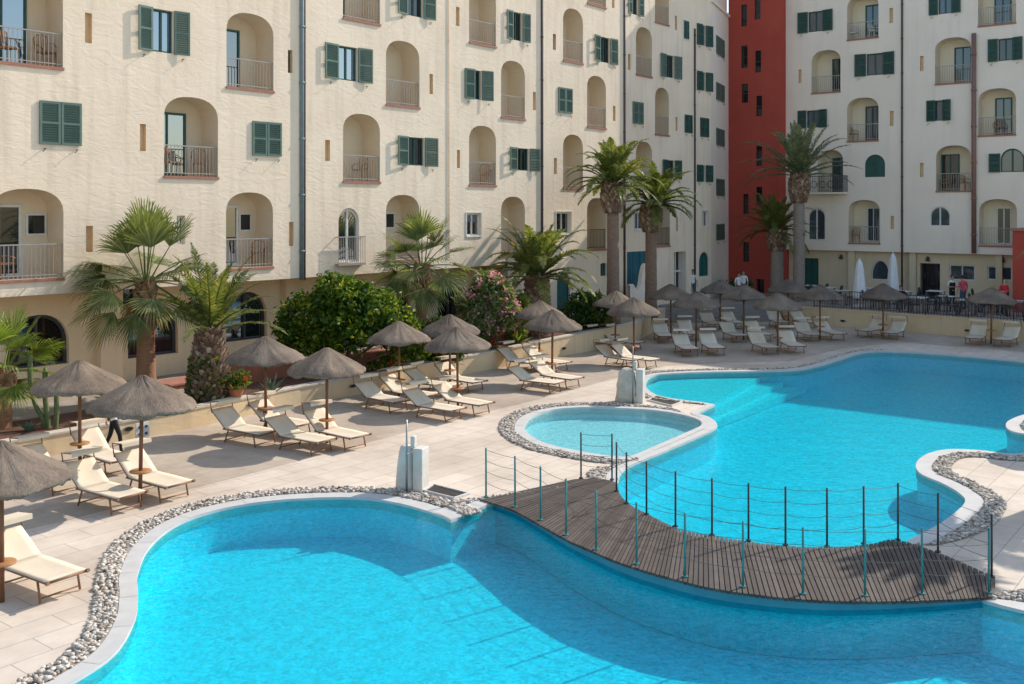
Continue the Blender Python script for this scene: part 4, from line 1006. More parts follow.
def drain(corners, label):
    c = [P(x, y) for x, y in corners]; o = sum(c, Vector())/4; root = empty('drain_trough', (o.x, o.y, 0), 0, label, 'drain')
    l = [p-o for p in c]; m = MB(); inn = [p*.9 for p in l]
    m.add([p + Vector((0,0,.05)) for p in l] + [p + Vector((0,0,.05)) for p in inn], [(i, (i+1) % 4, 4+(i+1) % 4, 4+i) for i in range(4)])
    m.add([p + Vector((0,0,.05)) for p in l] + [p for p in l], [(i, 4+i, 4+(i+1) % 4, (i+1) % 4) for i in range(4)]); m.add([p + Vector((0,0,.05)) for p in inn] + [p + Vector((0,0,.022)) for p in inn], [(i, (i+1) % 4, 4+(i+1) % 4, 4+i) for i in range(4)]); m.build('rim', M['conc'], root)
    m = MB(); m.add([p + Vector((0,0,.024)) for p in inn], [(0,1,2,3)]); m.build('bed', M['hole'], root)
drain([(423,492),(455,500),(470,495),(433,485.5)], 'dark rectangular drain trough in front of the smooth white fountain block')
drain([(647,401),(672,407),(683,403),(655,396.5)], 'small dark drain trough in front of the rough pale fountain stone')

# ================================================================== PARASOLS
def rim_noise(t, s): return .5*math.sin(3*t+s) + .3*math.sin(7*t+2*s) + .2*math.sin(13*t+5*s)
def make_parasol(seed):
    root = empty('thatched_parasol', (0,0,0))
    r2 = random.Random(seed)
    m = MB(); m.tube([(0,0,-.02),(0,0,2.35)], .04, 10); m.build('pole', M['wood'], root)
    m = MB(); nseg = 72; prof = [(.015,2.53),(.07,2.51),(.2,2.435),(.4,2.32),(.62,2.195),(.80,2.095),(.94,2.01),(1.0,1.955),(1.03,1.92),(1.03,1.87),(.97,1.885),(.9,1.95),(.5,2.13),(.08,2.33)]
    jr_ = {}
    def jit(r, z, t, i):
        if r < .05: return r, z
        c = jr_.setdefault((i, round(t, 4)), r2.uniform(-1, 1)); k = min(1, r/.8)
        rr = r*(1 + .025*rim_noise(t, seed)*k) + .018*c*k; zz = z + .03*rim_noise(t*1.3, seed+2)*k + .014*c
        if i in (8, 9): zz += .03*r2.uniform(-1, .6)
        return rr, zz
    m.lathe(prof, nseg, (0,0,0), 0, True, jit)
    for k in range(140):                  # loose straw along the hem
        t = r2.random()*6.283; r = 1.01*(1+.025*rim_noise(t, seed)) + r2.uniform(-.03,.03); z = 1.895 + .03*rim_noise(t*1.3, seed+2); ln = r2.uniform(.02,.06); dt = r2.uniform(-.05,.05)
        a = (r*math.cos(t), r*math.sin(t), z); b_ = (r*math.cos(t+.014), r*math.sin(t+.014), z); c = ((r+.015)*math.cos(t+dt), (r+.015)*math.sin(t+dt), z-ln)
        m.add([a, b_, c], [(0,1,2)])
    m.build('canopy', M['thatch'], root)
    m = MB(); m.lathe([(.03,.60),(.21,.60),(.22,.615),(.21,.63),(.03,.63)], 20, caps=(True, True)); m.build('table_disc', M['lwood'], root)
    m = MB()
    for k in range(6):
        t = k*math.pi/3; m.tube([(.03*math.cos(t), .03*math.sin(t), 1.75), (.82*math.cos(t), .82*math.sin(t), 1.93)], .013, 5)
    m.build('ribs', M['wood'], root)
    return root
protos = [make_parasol(s) for s in (1.3, 4.7, 8.1)]
used = [False]*3
PAR = [
 (2,602,'nearest thatched parasol cut off by the left edge of the photo'),
 (140,502,'thatched parasol over the two front sunbeds in the near left corner of the wall'),
 (80,470,'thatched parasol just in front of the columnar cactus'),
 (266,431,'thatched parasol beside the thick date palm trunk, close to the wall'),
 (327,443,'thatched parasol in front of the round green tree, nearer the pool of its pair'),
 (399,399,'thatched parasol to the left of the middle cluster, right of the round green tree'),
 (458,408,'front parasol of the middle cluster, nearest the white fountain block'),
 (450,388,'rear parasol of the middle cluster, closest to the wall by the red flowers'),
 (552,381,'front parasol of the pair next to the pink oleander and paddling pool'),
 (539,366,'rear parasol of the pair next to the pineapple-shaped palm trunk'),
 (634,362,'last sunlit front parasol beside the rough stone fountain'),
 (615,349,'last sunlit rear parasol beneath the tall palm trunk'),
 (671,338,'leftmost shaded parasol at the hotel entrance door'),
 (696,349,'front shaded parasol on the left of the far group'),
 (720,329,'rear shaded parasol in front of the steps and man in white'),
 (743.6,340,'shaded parasol in the middle of the far group, before the red tower'),
 (777.6,352,'front shaded parasol nearest the far pool edge'),
 (788.5,328,'rear shaded parasol at the foot of the two grey palms'),
 (820,340,'shaded parasol at the left end of the iron fence'),
 (883,338,'shaded parasol between two sunbeds in front of the closed white umbrellas'),
 (991,344,'rightmost shaded parasol in front of the diner in red')]
for i, (x, y, lab) in enumerate(PAR):
    k = i % 3; p = P(x, y)
    if not used[k]: o = protos[k]; used[k] = True
    else: o = dup(protos[k], p, 0, lab)
    o.location = p; o.rotation_euler = (R(rnd.uniform(-1.2,1.2)), R(rnd.uniform(-1.2,1.2)), rnd.random()*6.28); s = rnd.uniform(.97,1.03); o.scale = (s, s, s)
    tag(o, lab, 'parasol', 'thatched parasols around the pool')
o = dup(protos[0], (14.4,25.3,0), 1.0, 'thatched parasol standing on the paved peninsula outside the right edge', 'parasol', 'thatched parasols around the pool')

# ================================================================== SUN LOUNGERS
def make_lounger(canvas, ba=48):
    root = empty('sun_lounger', (0,0,0)); W = .33; zs = .34; yh = -.30; ca, sa = math.cos(R(ba)), math.sin(R(ba)); bl = .70
    top = (yh - bl*ca, zs + bl*sa)
    m = MB()
    for s in (-1, 1): m.tube([(s*W, .97, zs), (s*W, yh-.1, zs)], .021, 8); m.tube([(s*W, yh, zs), (s*W, top[0], top[1])], .02, 8)
    m.tube([(-W, .97, zs), (W, .97, zs)], .021, 8); m.tube([(-W, yh-.1, zs), (W, yh-.1, zs)], .018, 8); m.tube([(-W, top[0], top[1]), (W, top[0], top[1])], .018, 8)
    for s in (-1, 1): m.tube([(s*(W+.005), .97, zs), (s*(W+.005), 1.02, zs+.02)], .03, 8)
    m.build('frame', M['frame'], root)
    for y0, y1 in ((.72, .80), (-.2, -.34)):
        m = MB()
        for s in (-1, 1): m.tube([(s*W, y0, zs), (s*W, y1, .012)], .019, 8)
        m.tube([(-W, y0+(y1-y0)*.8, .07), (W, y0+(y1-y0)*.8, .07)], .014, 6); m.build('leg', M['frame'], root)
    def sheet(p0, p1, nrm, sag, name, n=8, mz=6):
        m = MB(); vs = []; e = p1-p0
        for lay in (0, 1):
            for i in range(n+1):
                for j in range(mz+1):
                    u, v = i/n, j/mz; dip = sag*math.sin(math.pi*u)*.6*(1-(2*v-1)**2) + sag*.4*math.sin(math.pi*u*3)*.12
                    vs.append(p0 + e*u + Vector(((v-.5)*2*(W+.012), 0, 0)) - nrm*(dip - .024 + lay*.014))
        K = (n+1)*(mz+1)
        for i in range(n):
            for j in range(mz):
                a = i*(mz+1)+j; b_ = a+mz+1
                m.add([], []); m.f.append([a, a+1, b_+1, b_]); m.m.append(0); m.sm.append(True); m.f.append([K+a, K+b_, K+b_+1, K+a+1]); m.m.append(0); m.sm.append(True)
        m.v = [tuple(v) for v in vs]
        def q(a, b_): m.f.append([a, b_, K+b_, K+a]); m.m.append(0); m.sm.append(False)
        for i in range(n): q(i*(mz+1), (i+1)*(mz+1)); q((i+1)*(mz+1)+mz, i*(mz+1)+mz)
        for j in range(mz): q(j+1, j); q(n*(mz+1)+j, n*(mz+1)+j+1)
        m.build(name, canvas, root)
    sheet(Vector((0,.95,zs)), Vector((0,yh,zs)), Vector((0,0,1)), .05, 'seat')
    sheet(Vector((0,yh,zs)), Vector((0,top[0],top[1])), Vector((0,sa,ca)), .06, 'backrest')
    m = MB(); zt = top[1] + .24; yt = top[0] - .04
    a = R(6); c0 = Vector((0, yt+.17, zt)); m.box(c0, (.70,.40,.018), Matrix.Rotation(a, 3, 'X')); m.box(c0 + Vector((0,.2,-.045+.2*math.sin(a))), (.70,.012,.07)); sh = m.build('sun_shade', canvas, root)
    for s in (-1, 1): m = MB(); m.tube([(s*(W+.02), top[0]+.04, top[1]-.06), (s*(W+.02), yt, zt-.01), (s*(W+.02), yt+.34, zt+.02)], .013, 6); m.build('bracket', M['frame'], sh)
    return root
LP_ = [make_lounger(M['canvas'], 38), make_lounger(M['canvas'], 32), make_lounger(M['canvas_shade'], 38), make_lounger(M['canvas_shade'], 33)]
lused = [False]*4
A_ = (.79,-.61); E_ = (.74,-.67); G_ = (.10,-1.0); H_ = (-.62,-.78)
LOUNG = [
 (56.5,598,A_,'cream sunbed nearest the camera at the left edge under the nearest parasol'),
 (124,512,A_,'cream sunbed left of the pole of the near left parasol, foot toward the pebbles'),
 (173,500,A_,'cream sunbed right of the pole of the near left parasol'),
 (66,493,A_,'cream sunbed half hidden at the left, in front of the cactus parasol pole'),
 (121,474,A_,'cream sunbed behind the two near left ones, next to the walking waiter'),
 (263,446,A_,'cream sunbed at the foot of the thick date palm, left of its pair of parasols'),
 (320,454,A_,'front cream sunbed left of the parasol before the round green tree'),
 (356,449,A_,'cream sunbed right of the parasol before the round green tree'),
 (299,437,A_,'cream sunbed behind the parasol pole nearest the thick date palm'),
 (400,412,A_,'cream sunbed left of the middle parasol cluster'),
 (453,421,A_,'front cream sunbed of the middle cluster, nearest the white fountain block'),
 (482,415,A_,'cream sunbed right of the front pole of the middle cluster'),
 (426,406,A_,'cream sunbed behind the left pole of the middle cluster'),
 (449,396,A_,'cream sunbed in the centre of the middle cluster, near the wall'),
 (477,391.5,A_,'rear right cream sunbed of the middle cluster, below the wall'),
 (554,393,A_,'front cream sunbed left of the pole next to the paddling pool'),
 (574,388,A_,'cream sunbed right of the pole next to the paddling pool'),
 (537,372,A_,'rear left cream sunbed by the wall below the oleander'),
 (562.5,371.5,A_,'rear right cream sunbed by the wall behind the paddling pool pair'),
 (634,368,E_,'sunlit cream sunbed left of the pole beside the rough stone fountain'),
 (651,368.5,E_,'sunlit cream sunbed right of the pole beside the rough stone fountain'),
 (617,351.5,E_,'rear sunbed at the end of the long wall, left of the back pole'),
 (636,350.5,E_,'rear sunbed at the end of the long wall, right of the back pole'),
 (667,343.5,G_,'shaded sunbed at the left of the far group, apart from the rest'),
 (690,357,G_,'front shaded sunbed left of the leftmost front pole of the far group'),
 (717,356,G_,'front shaded sunbed right of the leftmost front pole of the far group'),
 (692,341,G_,'shaded sunbed behind the leftmost front pole of the far group'),
 (715,330.5,G_,'rear shaded sunbed left of the pole by the steps'),
 (738,343,G_,'shaded sunbed left of the middle pole of the far group'),
 (737,329.5,G_,'rear shaded sunbed right of the pole by the steps'),
 (763,342,G_,'shaded sunbed right of the middle pole of the far group'),
 (769,355.5,G_,'front shaded sunbed left of the pole nearest the far pool edge'),
 (797.5,354,G_,'front shaded sunbed right of the pole nearest the far pool edge'),
 (783,329,G_,'rear shaded sunbed left of the pole below the grey palms'),
 (813,342,G_,'shaded sunbed left of the pole at the end of the iron fence'),
 (808,329,G_,'rear shaded sunbed right of the pole below the grey palms'),
 (836,341,G_,'shaded sunbed right of the pole at the end of the iron fence'),
 (866,338,H_,'shaded sunbed left of the parasol in front of the closed white umbrellas'),
 (889,340,H_,'shaded sunbed right of the parasol in front of the closed white umbrellas'),
 (972,345.5,H_,'shaded sunbed left of the rightmost parasol'),
 (1003,347.5,H_,'rightmost shaded sunbed at the right edge of the photo')]
for i, (x, y, d, lab) in enumerate(LOUNG):
    k = rnd.randrange(2) if i < 23 else 2 + rnd.randrange(2)
    f = P(x, y); dv = Vector((d[0], d[1], 0)).normalized(); rz = math.atan2(-dv.x, dv.y) + R(rnd.uniform(-6, 6)); p = f - dv*.78; p.z = .004
    if not lused[k]: o = LP_[k]; lused[k] = True; o.location = p; o.rotation_euler = (0,0,rz)
    else: o = dup(LP_[k], p, rz, lab)
    tag(o, lab, 'sunbed', 'sunbeds set out in pairs under the parasols')
for k in range(4):
    if not lused[k]:
        for c in kids(LP_[k]):
            for d in kids(c): bpy.data.objects.remove(d)
            bpy.data.objects.remove(c)
        bpy.data.objects.remove(LP_[k])

# ================================================================== PALMS
def scales(mb, z0, z1, rf, n, size, mi, r2, up=.6):
    for i in range(n):
        t = (i+.5)/n; z = z0+(z1-z0)*t; a = i*2.39996 + r2.uniform(-.1,.1); r = rf(z)
        rad = Vector((math.cos(a), math.sin(a), 0)); tan = Vector((-rad.y, rad.x, 0)); s = size*r2.uniform(.75,1.25)
        b_ = rad*(r*.93) + Vector((0,0,z)); tip = rad*(r + s*.75) + Vector((0,0,z+s*up)); lo = rad*(r+s*.35) + Vector((0,0,z-s*.35))
        mb.add([b_ - tan*s*.6, b_ + tan*s*.6, tip + tan*s*.28, tip - tan*s*.28, lo - tan*s*.3, lo + tan*s*.3], [(0,3,2,1),(4,5,2,3),(0,4,3),(5,1,2)], mi)
def frond(mb, base, az, el, length, droop, r2, mi=0, lw=.42, npair=38, twist=0.0):
    d = Vector((math.cos(az)*math.cos(el), math.sin(az)*math.cos(el), math.sin(el))); p = Vector(base); n = 14; pts = [p.copy()]; dirs = [d.copy()]
    for i in range(n):
        st = length/n; p = p + d*st; d = d + Vector((0,0,-droop*(i+1)/n*1.6/n)); d.normalize(); pts.append(p.copy()); dirs.append(d.copy())
    mb.tube(pts, [.028*(1-.85*i/n)+.004 for i in range(n+1)], 4, mi, False)
    side0 = Vector((-math.sin(az+twist), math.cos(az+twist), 0))
    for k in range(npair):
        t = .12 + .88*(k+r2.random()*.5)/npair; x = t*n; i = min(n-1, int(x)); q = pts[i].lerp(pts[i+1], x-i); dd = dirs[i]
        upv = side0.cross(dd)*-1
        if upv.z < 0: upv = -upv
        ll = lw*(math.sin(math.pi*min(1, .18+t*.82))**.55)*r2.uniform(.85,1.1)
        if t > .9: ll *= .75
        for s in (-1, 1):
            v = (dd*(.55+.5*t) + side0*s*(.95-.25*t) + upv*r2.uniform(.05,.35)).normalized(); wv = dd*.038*lw/.42; mid = q + v*ll*.5 + Vector((0,0,-.01)); tip = q + v*ll + Vector((0,0,-ll*r2.uniform(.10,.30)))
            mb.add([q - wv*.7, q + wv*.7, mid + wv, tip, mid - wv], [(0,1,2,4),(4,2,3)], mi)
def date_palm(px, Y, base, trunk_h, r_base, r_top, nf, flen, droop, label, leaf, bark, seed, bulb=None, el=(-25, 80), lean=(0,0), lw=.42, ivy=False, npair=36, trunkm=None, expose=.75):
    r2 = random.Random(seed); loc = at(px, Y, base); root = empty('date_palm', loc, 0, label, 'palm tree')
    tr_ = MB(); top = Vector((lean[0], lean[1], trunk_h))
    if bulb is None:
        rf = lambda z: r_base + (r_top-r_base)*max(0, min(1, z/trunk_h))**.9 + .05*math.sin(math.pi*min(1,max(0,z/trunk_h)))
        tr_.lathe([(rf(trunk_h*k/10)*.95, trunk_h*k/10 - (.15 if k == 0 else 0)) for k in range(11)], 14, caps=(True, True)); n = int(trunk_h*r_base*260); scales(tr_, 0, trunk_h, rf, n, .15, 0, r2)
    else:
        bh, brad = bulb; z0 = trunk_h - bh
        m2 = MB(); m2.lathe([(r_base*1.25,-.15),(r_base*1.05,.3)] + [(r_base+(r_top-r_base)*k/12 + r2.uniform(-.008,.008), .3+(z0-.2)*k/12) for k in range(1,13)], 16, caps=(True,True)); m2.build('trunk', trunkm or M['trunk'], root)
        rf = lambda z: r_top + (brad-r_top)*max(.0, math.sin(math.pi*min(1,max(0,(z-z0)/bh))*.82+.25))
        tr_.lathe([(rf(z0+bh*k/8)*.93 if k else .02, z0+bh*k/8) for k in range(9)], 14, caps=(False, True)); scales(tr_, z0, trunk_h, rf, int(bh*brad*520), .15, 0, r2, .7)
    tr_.build('trunk' if bulb is None else 'boot_bulb', bark, root)
    cr = MB()
    for i in range(nf):
        t = (i+.5)/nf; e = R(el[0] + (el[1]-el[0])*t**expose) + r2.uniform(-.1,.1); az = i*2.39996 + r2.uniform(-.25,.25); ln = flen*r2.uniform(.82,1.1)*(1 if t < .85 else .8)
        frond(cr, top + Vector((math.cos(az)*r_top*.5, math.sin(az)*r_top*.5, -.1+.25*t)), az, e, ln, droop*r2.uniform(.7,1.25), r2, 0, lw, npair, r2.uniform(-.4,.4))
    cr.build('crown', leaf, root)
    if ivy:
        iv = MB()
        for k in range(500):
            a = r2.uniform(math.pi*.9, math.pi*1.75); z = r2.random()**1.5*1.25; r = .50 + r2.uniform(0,.22)*(1-z/1.6); c = Vector((r*math.cos(a), r*math.sin(a), z)); leafquad(iv, c, .09, r2)
        iv.build('ivy', M['bush'], root)
    return root
def leafquad(mb, c, s, r2, elong=1.7, mi=0, up=.0):
    v = Vector((r2.gauss(0,1), r2.gauss(0,1), r2.gauss(0,1)+up)).normalized(); a = v.orthogonal().normalized(); a = Matrix.Rotation(r2.random()*6.28, 3, v) @ a; b_ = v.cross(a); s *= r2.uniform(.7,1.3)
    mb.add([c - a*s*elong*.5, c + b_*s*.42 - a*s*.05 + v*s*.1, c + a*s*elong*.5, c - b_*s*.42 - a*s*.05 + v*s*.1], [(0,1,2),(0,2,3)], mi)
def fan_leaf(mb, base, az, el, pet, rad, r2, mi=0, spread=200, nb=30, droop=.35):
    d = Vector((math.cos(az)*math.cos(el), math.sin(az)*math.cos(el), math.sin(el))); side = Vector((-math.sin(az), math.cos(az), 0)); nrm = side.cross(d)*-1
    side = Matrix.Rotation(r2.uniform(-.5,.5), 3, d) @ side; nrm = d.cross(side)
    if el > 1.0: spread = min(spread, 135); pet *= 1.12; rad *= 1.12; nb = 22; droop = .2
    pts = [Vector(base)]; q = Vector(base); dd = d.copy()
    for i in range(6): q = q + dd*pet/6; dd = (dd + Vector((0,0,-.05*math.cos(el)))).normalized(); pts.append(q.copy())
    mb.tube(pts, [.03,.026,.022,.02,.018,.016,.014], 4, mi, False); d = dd
    for k in range(nb):
        a = R(-spread/2 + spread*(k+.5)/nb); v = (d*math.cos(a) + side*math.sin(a) + nrm*.12*abs(math.sin(a))).normalized(); ln = rad*(1-.22*abs(a)/R(spread/2)**1)*r2.uniform(.88,1.08); wv = (side*math.cos(a) - d*math.sin(a)).normalized()
        w0 = .014; w1 = rad*R(spread)/nb*.25; fold = nrm*(.012 if k % 2 else -.012)
        p1 = q + v*ln*.5 + fold - Vector((0,0,droop*ln*.06)); p2 = q + v*ln*.8 - Vector((0,0,droop*ln*.22)); p3 = q + v*ln*.98 - Vector((0,0,droop*ln*r2.uniform(.25,.9)))
        mb.add([q - wv*w0, q + wv*w0, p1 + wv*w1, p1 - wv*w1, p2 + wv*w1*.62, p2 - wv*w1*.62, p3], [(0,1,2,3),(3,2,4,5),(5,4,6)], mi)
def fan_palm(px, Y, base, trunk_h, r_base, r_top, leaves, label, leaf, seed, skirt=0, rad=1.0, pet=1.0, lean=(0,0), trunkm=None):
    r2 = random.Random(seed); loc = at(px, Y, base); root = empty('fan_palm', loc, 0, label, 'palm tree')
    m = MB(); prof = [(r_base*1.12,-.2)] + [(r_base+(r_top-r_base)*(k/14) + r2.uniform(-.012,.012), trunk_h*k/14) for k in range(15)]
    m.lathe(prof, 16, caps=(True, True)); m.build('trunk', trunkm or M['trunkred'], root)
    m = MB(); scales(m, trunk_h*.62, trunk_h+.1, lambda z: r_top*1.02, 70, .17, 0, r2, .8); m.build('leaf_bases', M['barkred'], root)
    cr = MB(); top = Vector((lean[0], lean[1], trunk_h))
    for i, (az, el) in enumerate(leaves): fan_leaf(cr, top + Vector((math.cos(R(az))*.1, math.sin(R(az))*.1, .05)), R(az), R(el), pet*r2.uniform(.85,1.15), rad*r2.uniform(.88,1.12), r2, 0, r2.uniform(130,200))
    cr.build('crown', leaf, root)
    if skirt:
        sk = MB()
        for i in range(skirt): fan_leaf(sk, top - Vector((0,0,.05)), r2.random()*6.28, R(r2.uniform(-75,-45)), pet*.6, rad*.7, r2, 0, 150, 16, .6)
        sk.build('dry_leaves', M['straw'], root)
    return root
# fan palm left centre: leaf directions (azimuth in plan, elevation)
fan_palm(146, 29.2, .5, 3.35, .30, .20, [(270,86),(95,80),(262,72),(100,68),(285,66),(75,74),(180,60),(0,62),(250,55),(300,58),(180,30),(190,22),(172,8),(200,12),(150,25),(170,2),(0,28),(20,5),(-15,2),(40,35),(270,20),(240,-8),(300,-15),(225,-40),(255,-62),(345,-25),(100,30),(120,5),(70,20),(195,-18),(10,-30)], 'tall fan palm with reddish trunk against the left ground floor windows', M['fan'], 11, 4, 1.15, 1.1)
fan_palm(422, 36.8, .57, 3.3, .26, .20, [(a, e) for a, e in zip([i*137.5 % 360 for i in range(26)], [84,78,70,60,50,45,40,36,32,28,22,18,14,10,6,2,-2,-6,-10,-16,-22,-28,-35,-42,50,20])], 'fan palm behind the round green tree, left of the pink oleander', M['fan'], 5, 2, 1.15, 1.0)
fan_palm(2, 25.3, .5, 1.35, .24, .20, [(a, e) for a, e in zip([i*137.5 % 360 for i in range(22)], [80,72,66,60,54,50,44,40,35,30,26,22,16,12,8,4,0,-6,-12,-20,-28,40])], 'small bright green fan palm cut off by the left edge', M['fanb'], 3, 1, .9, .8)
date_palm(209, 29.2, .52, 2.05, .60, .25, 27, 2.35, 1.35, 'stubby date palm with thick pineapple trunk and ivy, left of the round green tree', M['frond'], M['bark'], 21, None, (8, 84), (.05,0), .33, True)
date_palm(537, 42.2, .74, 2.5, .48, .42, 46, 2.75, 1.9, 'sunlit date palm with thick pineapple trunk right of the pink oleander', M['frond'], M['bark'], 22, None, (-8, 82), (0,0), .46)
date_palm(613, 46.0, .84, 6.4, .30, .27, 46, 2.4, 1.9, 'tallest date palm with a bulb below its crown, right of the teal arched door', M['frond'], M['bark'], 23, (1.35,.50), (-10, 82), (0,0), .46)
date_palm(651, 49.0, .84, 5.5, .30, .27, 42, 2.3, 1.9, 'tall shaded date palm just right of the tallest one', M['frondd'], M['bark'], 24, (1.4,.48), (-12, 80), (.2,0), .46)
date_palm(799, 56.5, .84, 7.2, .33, .30, 36, 3.4, 1.35, 'tall grey date palm in front of the right wing beside the red tower', M['frondg'], M['bark'], 25, (1.6,.50), (0, 84), (0,0), .48, trunkm=M['trunkg'])
date_palm(777, 58.0, .84, 4.0, .38, .35, 42, 2.5, 2.0, 'shorter dark date palm standing against the red tower', M['frondd'], M['bark'], 26, (1.2,.5), (-10, 80), (-.1,0), .38, trunkm=M['trunkg'])
date_palm(1135, 22.4, 0, 5.4, .34, .30, 44, 2.2, 1.3, 'date palm on the peninsula outside the right edge', M['frond'], M['bark'], 27, (1.2,.5), (-35, 80), (0,0), .36)

# ================================================================== SHRUBS AND FLOWERS
def shrub(name, loc, lobes, nleaf, size, leaf, label, cat, seed, branches=True, flowers=None, elong=1.7, tips=True):
    r2 = random.Random(seed); root = empty(name, loc, 0, label, cat)
    if branches:
        m = MB()
        for c, rr in lobes:
            c = Vector(c); a = Vector((r2.uniform(-.12,.12), r2.uniform(-.12,.12), -.05)); mid = a.lerp(c, .5) + Vector((r2.uniform(-.15,.15), r2.uniform(-.15,.15), .05)); m.tube([a, mid, c], [.07,.045,.02], 6)
        m.build('trunk', M['twig'], root)
    cr = MB(); tot = sum(r_[0]*r_[1]*r_[2] for _, r_ in lobes)
    for c, rr in lobes:
        n = int(nleaf*rr[0]*rr[1]*rr[2]/tot); k = 0
        while k < n:                       # leaves come in clusters so that gaps and clumps form
            v = Vector((r2.gauss(0,1), r2.gauss(0,1), r2.gauss(0,1))).normalized(); t = r2.uniform(.55,1.05)**.6; g0 = Vector(c) + Vector((v.x*rr[0]*t, v.y*rr[1]*t, v.z*rr[2]*t)); cnt = r2.randint(7,16)
            for j in range(cnt): leafquad(cr, g0 + Vector((r2.gauss(0,1), r2.gauss(0,1), r2.gauss(0,.8)))*size*1.05, size, r2, elong, 0, .8)
            k += cnt
    cr.build('crown', leaf, root)
    if flowers:
        f = MB(); mt, n, fs_ = flowers
        for k in range(n):
            c, rr = lobes[r2.randrange(len(lobes))]; v = Vector((r2.gauss(0,1), r2.gauss(0,1)-.5, r2.gauss(0,1)+.3)).normalized(); g0 = Vector(c) + Vector((v.x*rr[0], v.y*rr[1], v.z*rr[2]))*r2.uniform(.95,1.1)
            for j in range(9): leafquad(f, g0 + Vector((r2.gauss(0,1), r2.gauss(0,1), r2.gauss(0,1)))*fs_*.8, fs_, r2, 1.2)
        f.build('blossoms', mt, root)
    return root
S = shrub
S('round_tree', at(340,33.6,.53), [((-1.1,0,1.75),(.95,1.0,.9)),((0,.1,2.35),(1.1,1.1,.85)),((1.0,.1,2.0),(1.0,1.0,.85)),((.2,-.5,1.55),(1.1,.8,.75)),((-.6,-.3,1.2),(.9,.8,.6)),((1.9,.1,1.45),(.75,.8,.7)),((2.35,0,.95),(.6,.7,.55)),((-1.5,.1,1.25),(.6,.7,.6)),((-.3,0,2.85),(.55,.6,.4)),((.9,0,2.65),(.5,.5,.35))], 15000, .115, M['bush'], 'big round glossy green tree with yellowish new leaves above the wall', 'tree', 31)
S('round_shrub', at(436,35.9,.57), [((-.3,0,.7),(.6,.5,.55)),((.5,0,.55),(.7,.5,.5)),((.1,0,1.2),(.5,.5,.4))], 3000, .10, M['bush2'], 'dark green shrub at the foot of the fan palm, right of the round green tree', 'shrub', 32)
S('oleander', at(487,38.8,.62), [((-.5,0,1.6),(.6,.6,.8)),((.4,0,1.9),(.6,.6,.8)),((0,0,2.5),(.55,.5,.5)),((.8,-.1,1.3),(.5,.5,.6)),((-.2,-.2,1.0),(.7,.5,.5))], 4800, .10, M['oleander'], 'tall oleander bush covered in pink blossoms beside the sunlit date palm', 'shrub', 33, True, (M['pink'], 120, .09), 2.8)
S('green_shrub', at(515,40.6,.65), [((0,0,.8),(.45,.4,.7)),((.2,0,1.5),(.35,.35,.5))], 1500, .10, M['fanb'], 'bright green shrub between the pink oleander and the pineapple palm trunk', 'shrub', 34, True, None, 3.0)
S('dark_shrub', at(585,44.4,.8), [((-.4,0,.6),(.7,.6,.6)),((.5,0,.7),(.7,.6,.7)),((0,0,1.1),(.6,.5,.5))], 3600, .11, M['bush2'], 'dark shaded shrub in front of the teal arched door', 'shrub', 35, True, None, 2.4)
S('dark_shrub', at(737,58.5,.84), [((-.3,0,.5),(.5,.4,.5)),((.3,0,.8),(.5,.4,.5))], 1200, .12, M['bush2'], 'dark shrub at the foot of the red tower', 'shrub', 36)
def potplant(x, Y, z, label, seed, flw=True, lobes=None, pot=True, n=420):
    r2 = random.Random(seed); root = S('flower_pot' if pot else 'flower_bush', at(x, Y, z), lobes or [((0,0,.55 if pot else .3),(.32,.3,.22))], n, .085, M['bush'], label, 'flowers', seed, False, (M['redfl'], 16, .05) if flw else None)
    if pot:
        m = MB(); m.lathe([(.13,0),(.2,.2),(.24,.36),(.265,.37),(.265,.42),(.22,.42),(.20,.34)], 16, caps=(True, True)); m.build('pot', M['clay'], root)
potplant(118,26.3,.50,'terracotta pot of red flowers behind the waiter', 41); potplant(236,29.0,.51,'terracotta pot of red flowers right of the thick date palm trunk', 42)
potplant(381,33.9,.55,'low bush of bright red flowers right of the round green tree', 43, True, [((0,0,.25),(.4,.3,.3)),((.35,0,.3),(.3,.3,.25))], False, 700)
potplant(441,35.7,.58,'low bush of red flowers behind the middle parasol cluster', 44, True, [((0,0,.25),(.5,.3,.3))], False, 600)
potplant(487,38.2,.62,'small red flower clump under the oleander', 45, True, [((0,0,.2),(.35,.3,.25))], False, 400)
def rosette(name, x, Y, z, n, ln, wdt, mat, label, seed):
    r2 = random.Random(seed); root = empty(name, at(x, Y, z), 0, label, 'plant'); m = MB()
    for i in range(n):
        az = i*2.4; el = R(r2.uniform(20,78)); d = Vector((math.cos(az)*math.cos(el), math.sin(az)*math.cos(el), math.sin(el))); s = Vector((-math.sin(az), math.cos(az), 0)); l_ = ln*r2.uniform(.7,1.1)
        p1 = d*l_*.45; p2 = d*l_ - Vector((0,0,.08)); up = s.cross(d)*-.03; m.add([-s*wdt*.6, up*-1, s*wdt*.6, p1+s*wdt, p1+up*-1.2, p1-s*wdt, p2], [(0,1,4,5),(1,2,3,4),(5,4,6),(4,3,6)])
    m.build('leaves', mat, root)
rosette('agave', 271,29.9,.5, 18, .75, .05, M['agave'], 'spiky agave behind the parasol pole, right of the pot of red flowers', 51); rosette('agave', 418,35.0,.55, 16, .65, .05, M['agave'], 'spiky agave below the dark shrub at the middle parasols', 52); rosette('agave', 517,39.6,.68, 14, .8, .05, M['fanb'], 'pale green broad-leaved plant under the oleander trunk', 53)
rosette('agave', 29,24.9,.5, 12, .4, .05, M['agave'], 'small agave at the foot of the cactus', 54)
ca = empty('cactus', at(47,25.2,.49), 0, 'columnar cactus with three green stems in the bed at the left', 'cactus')
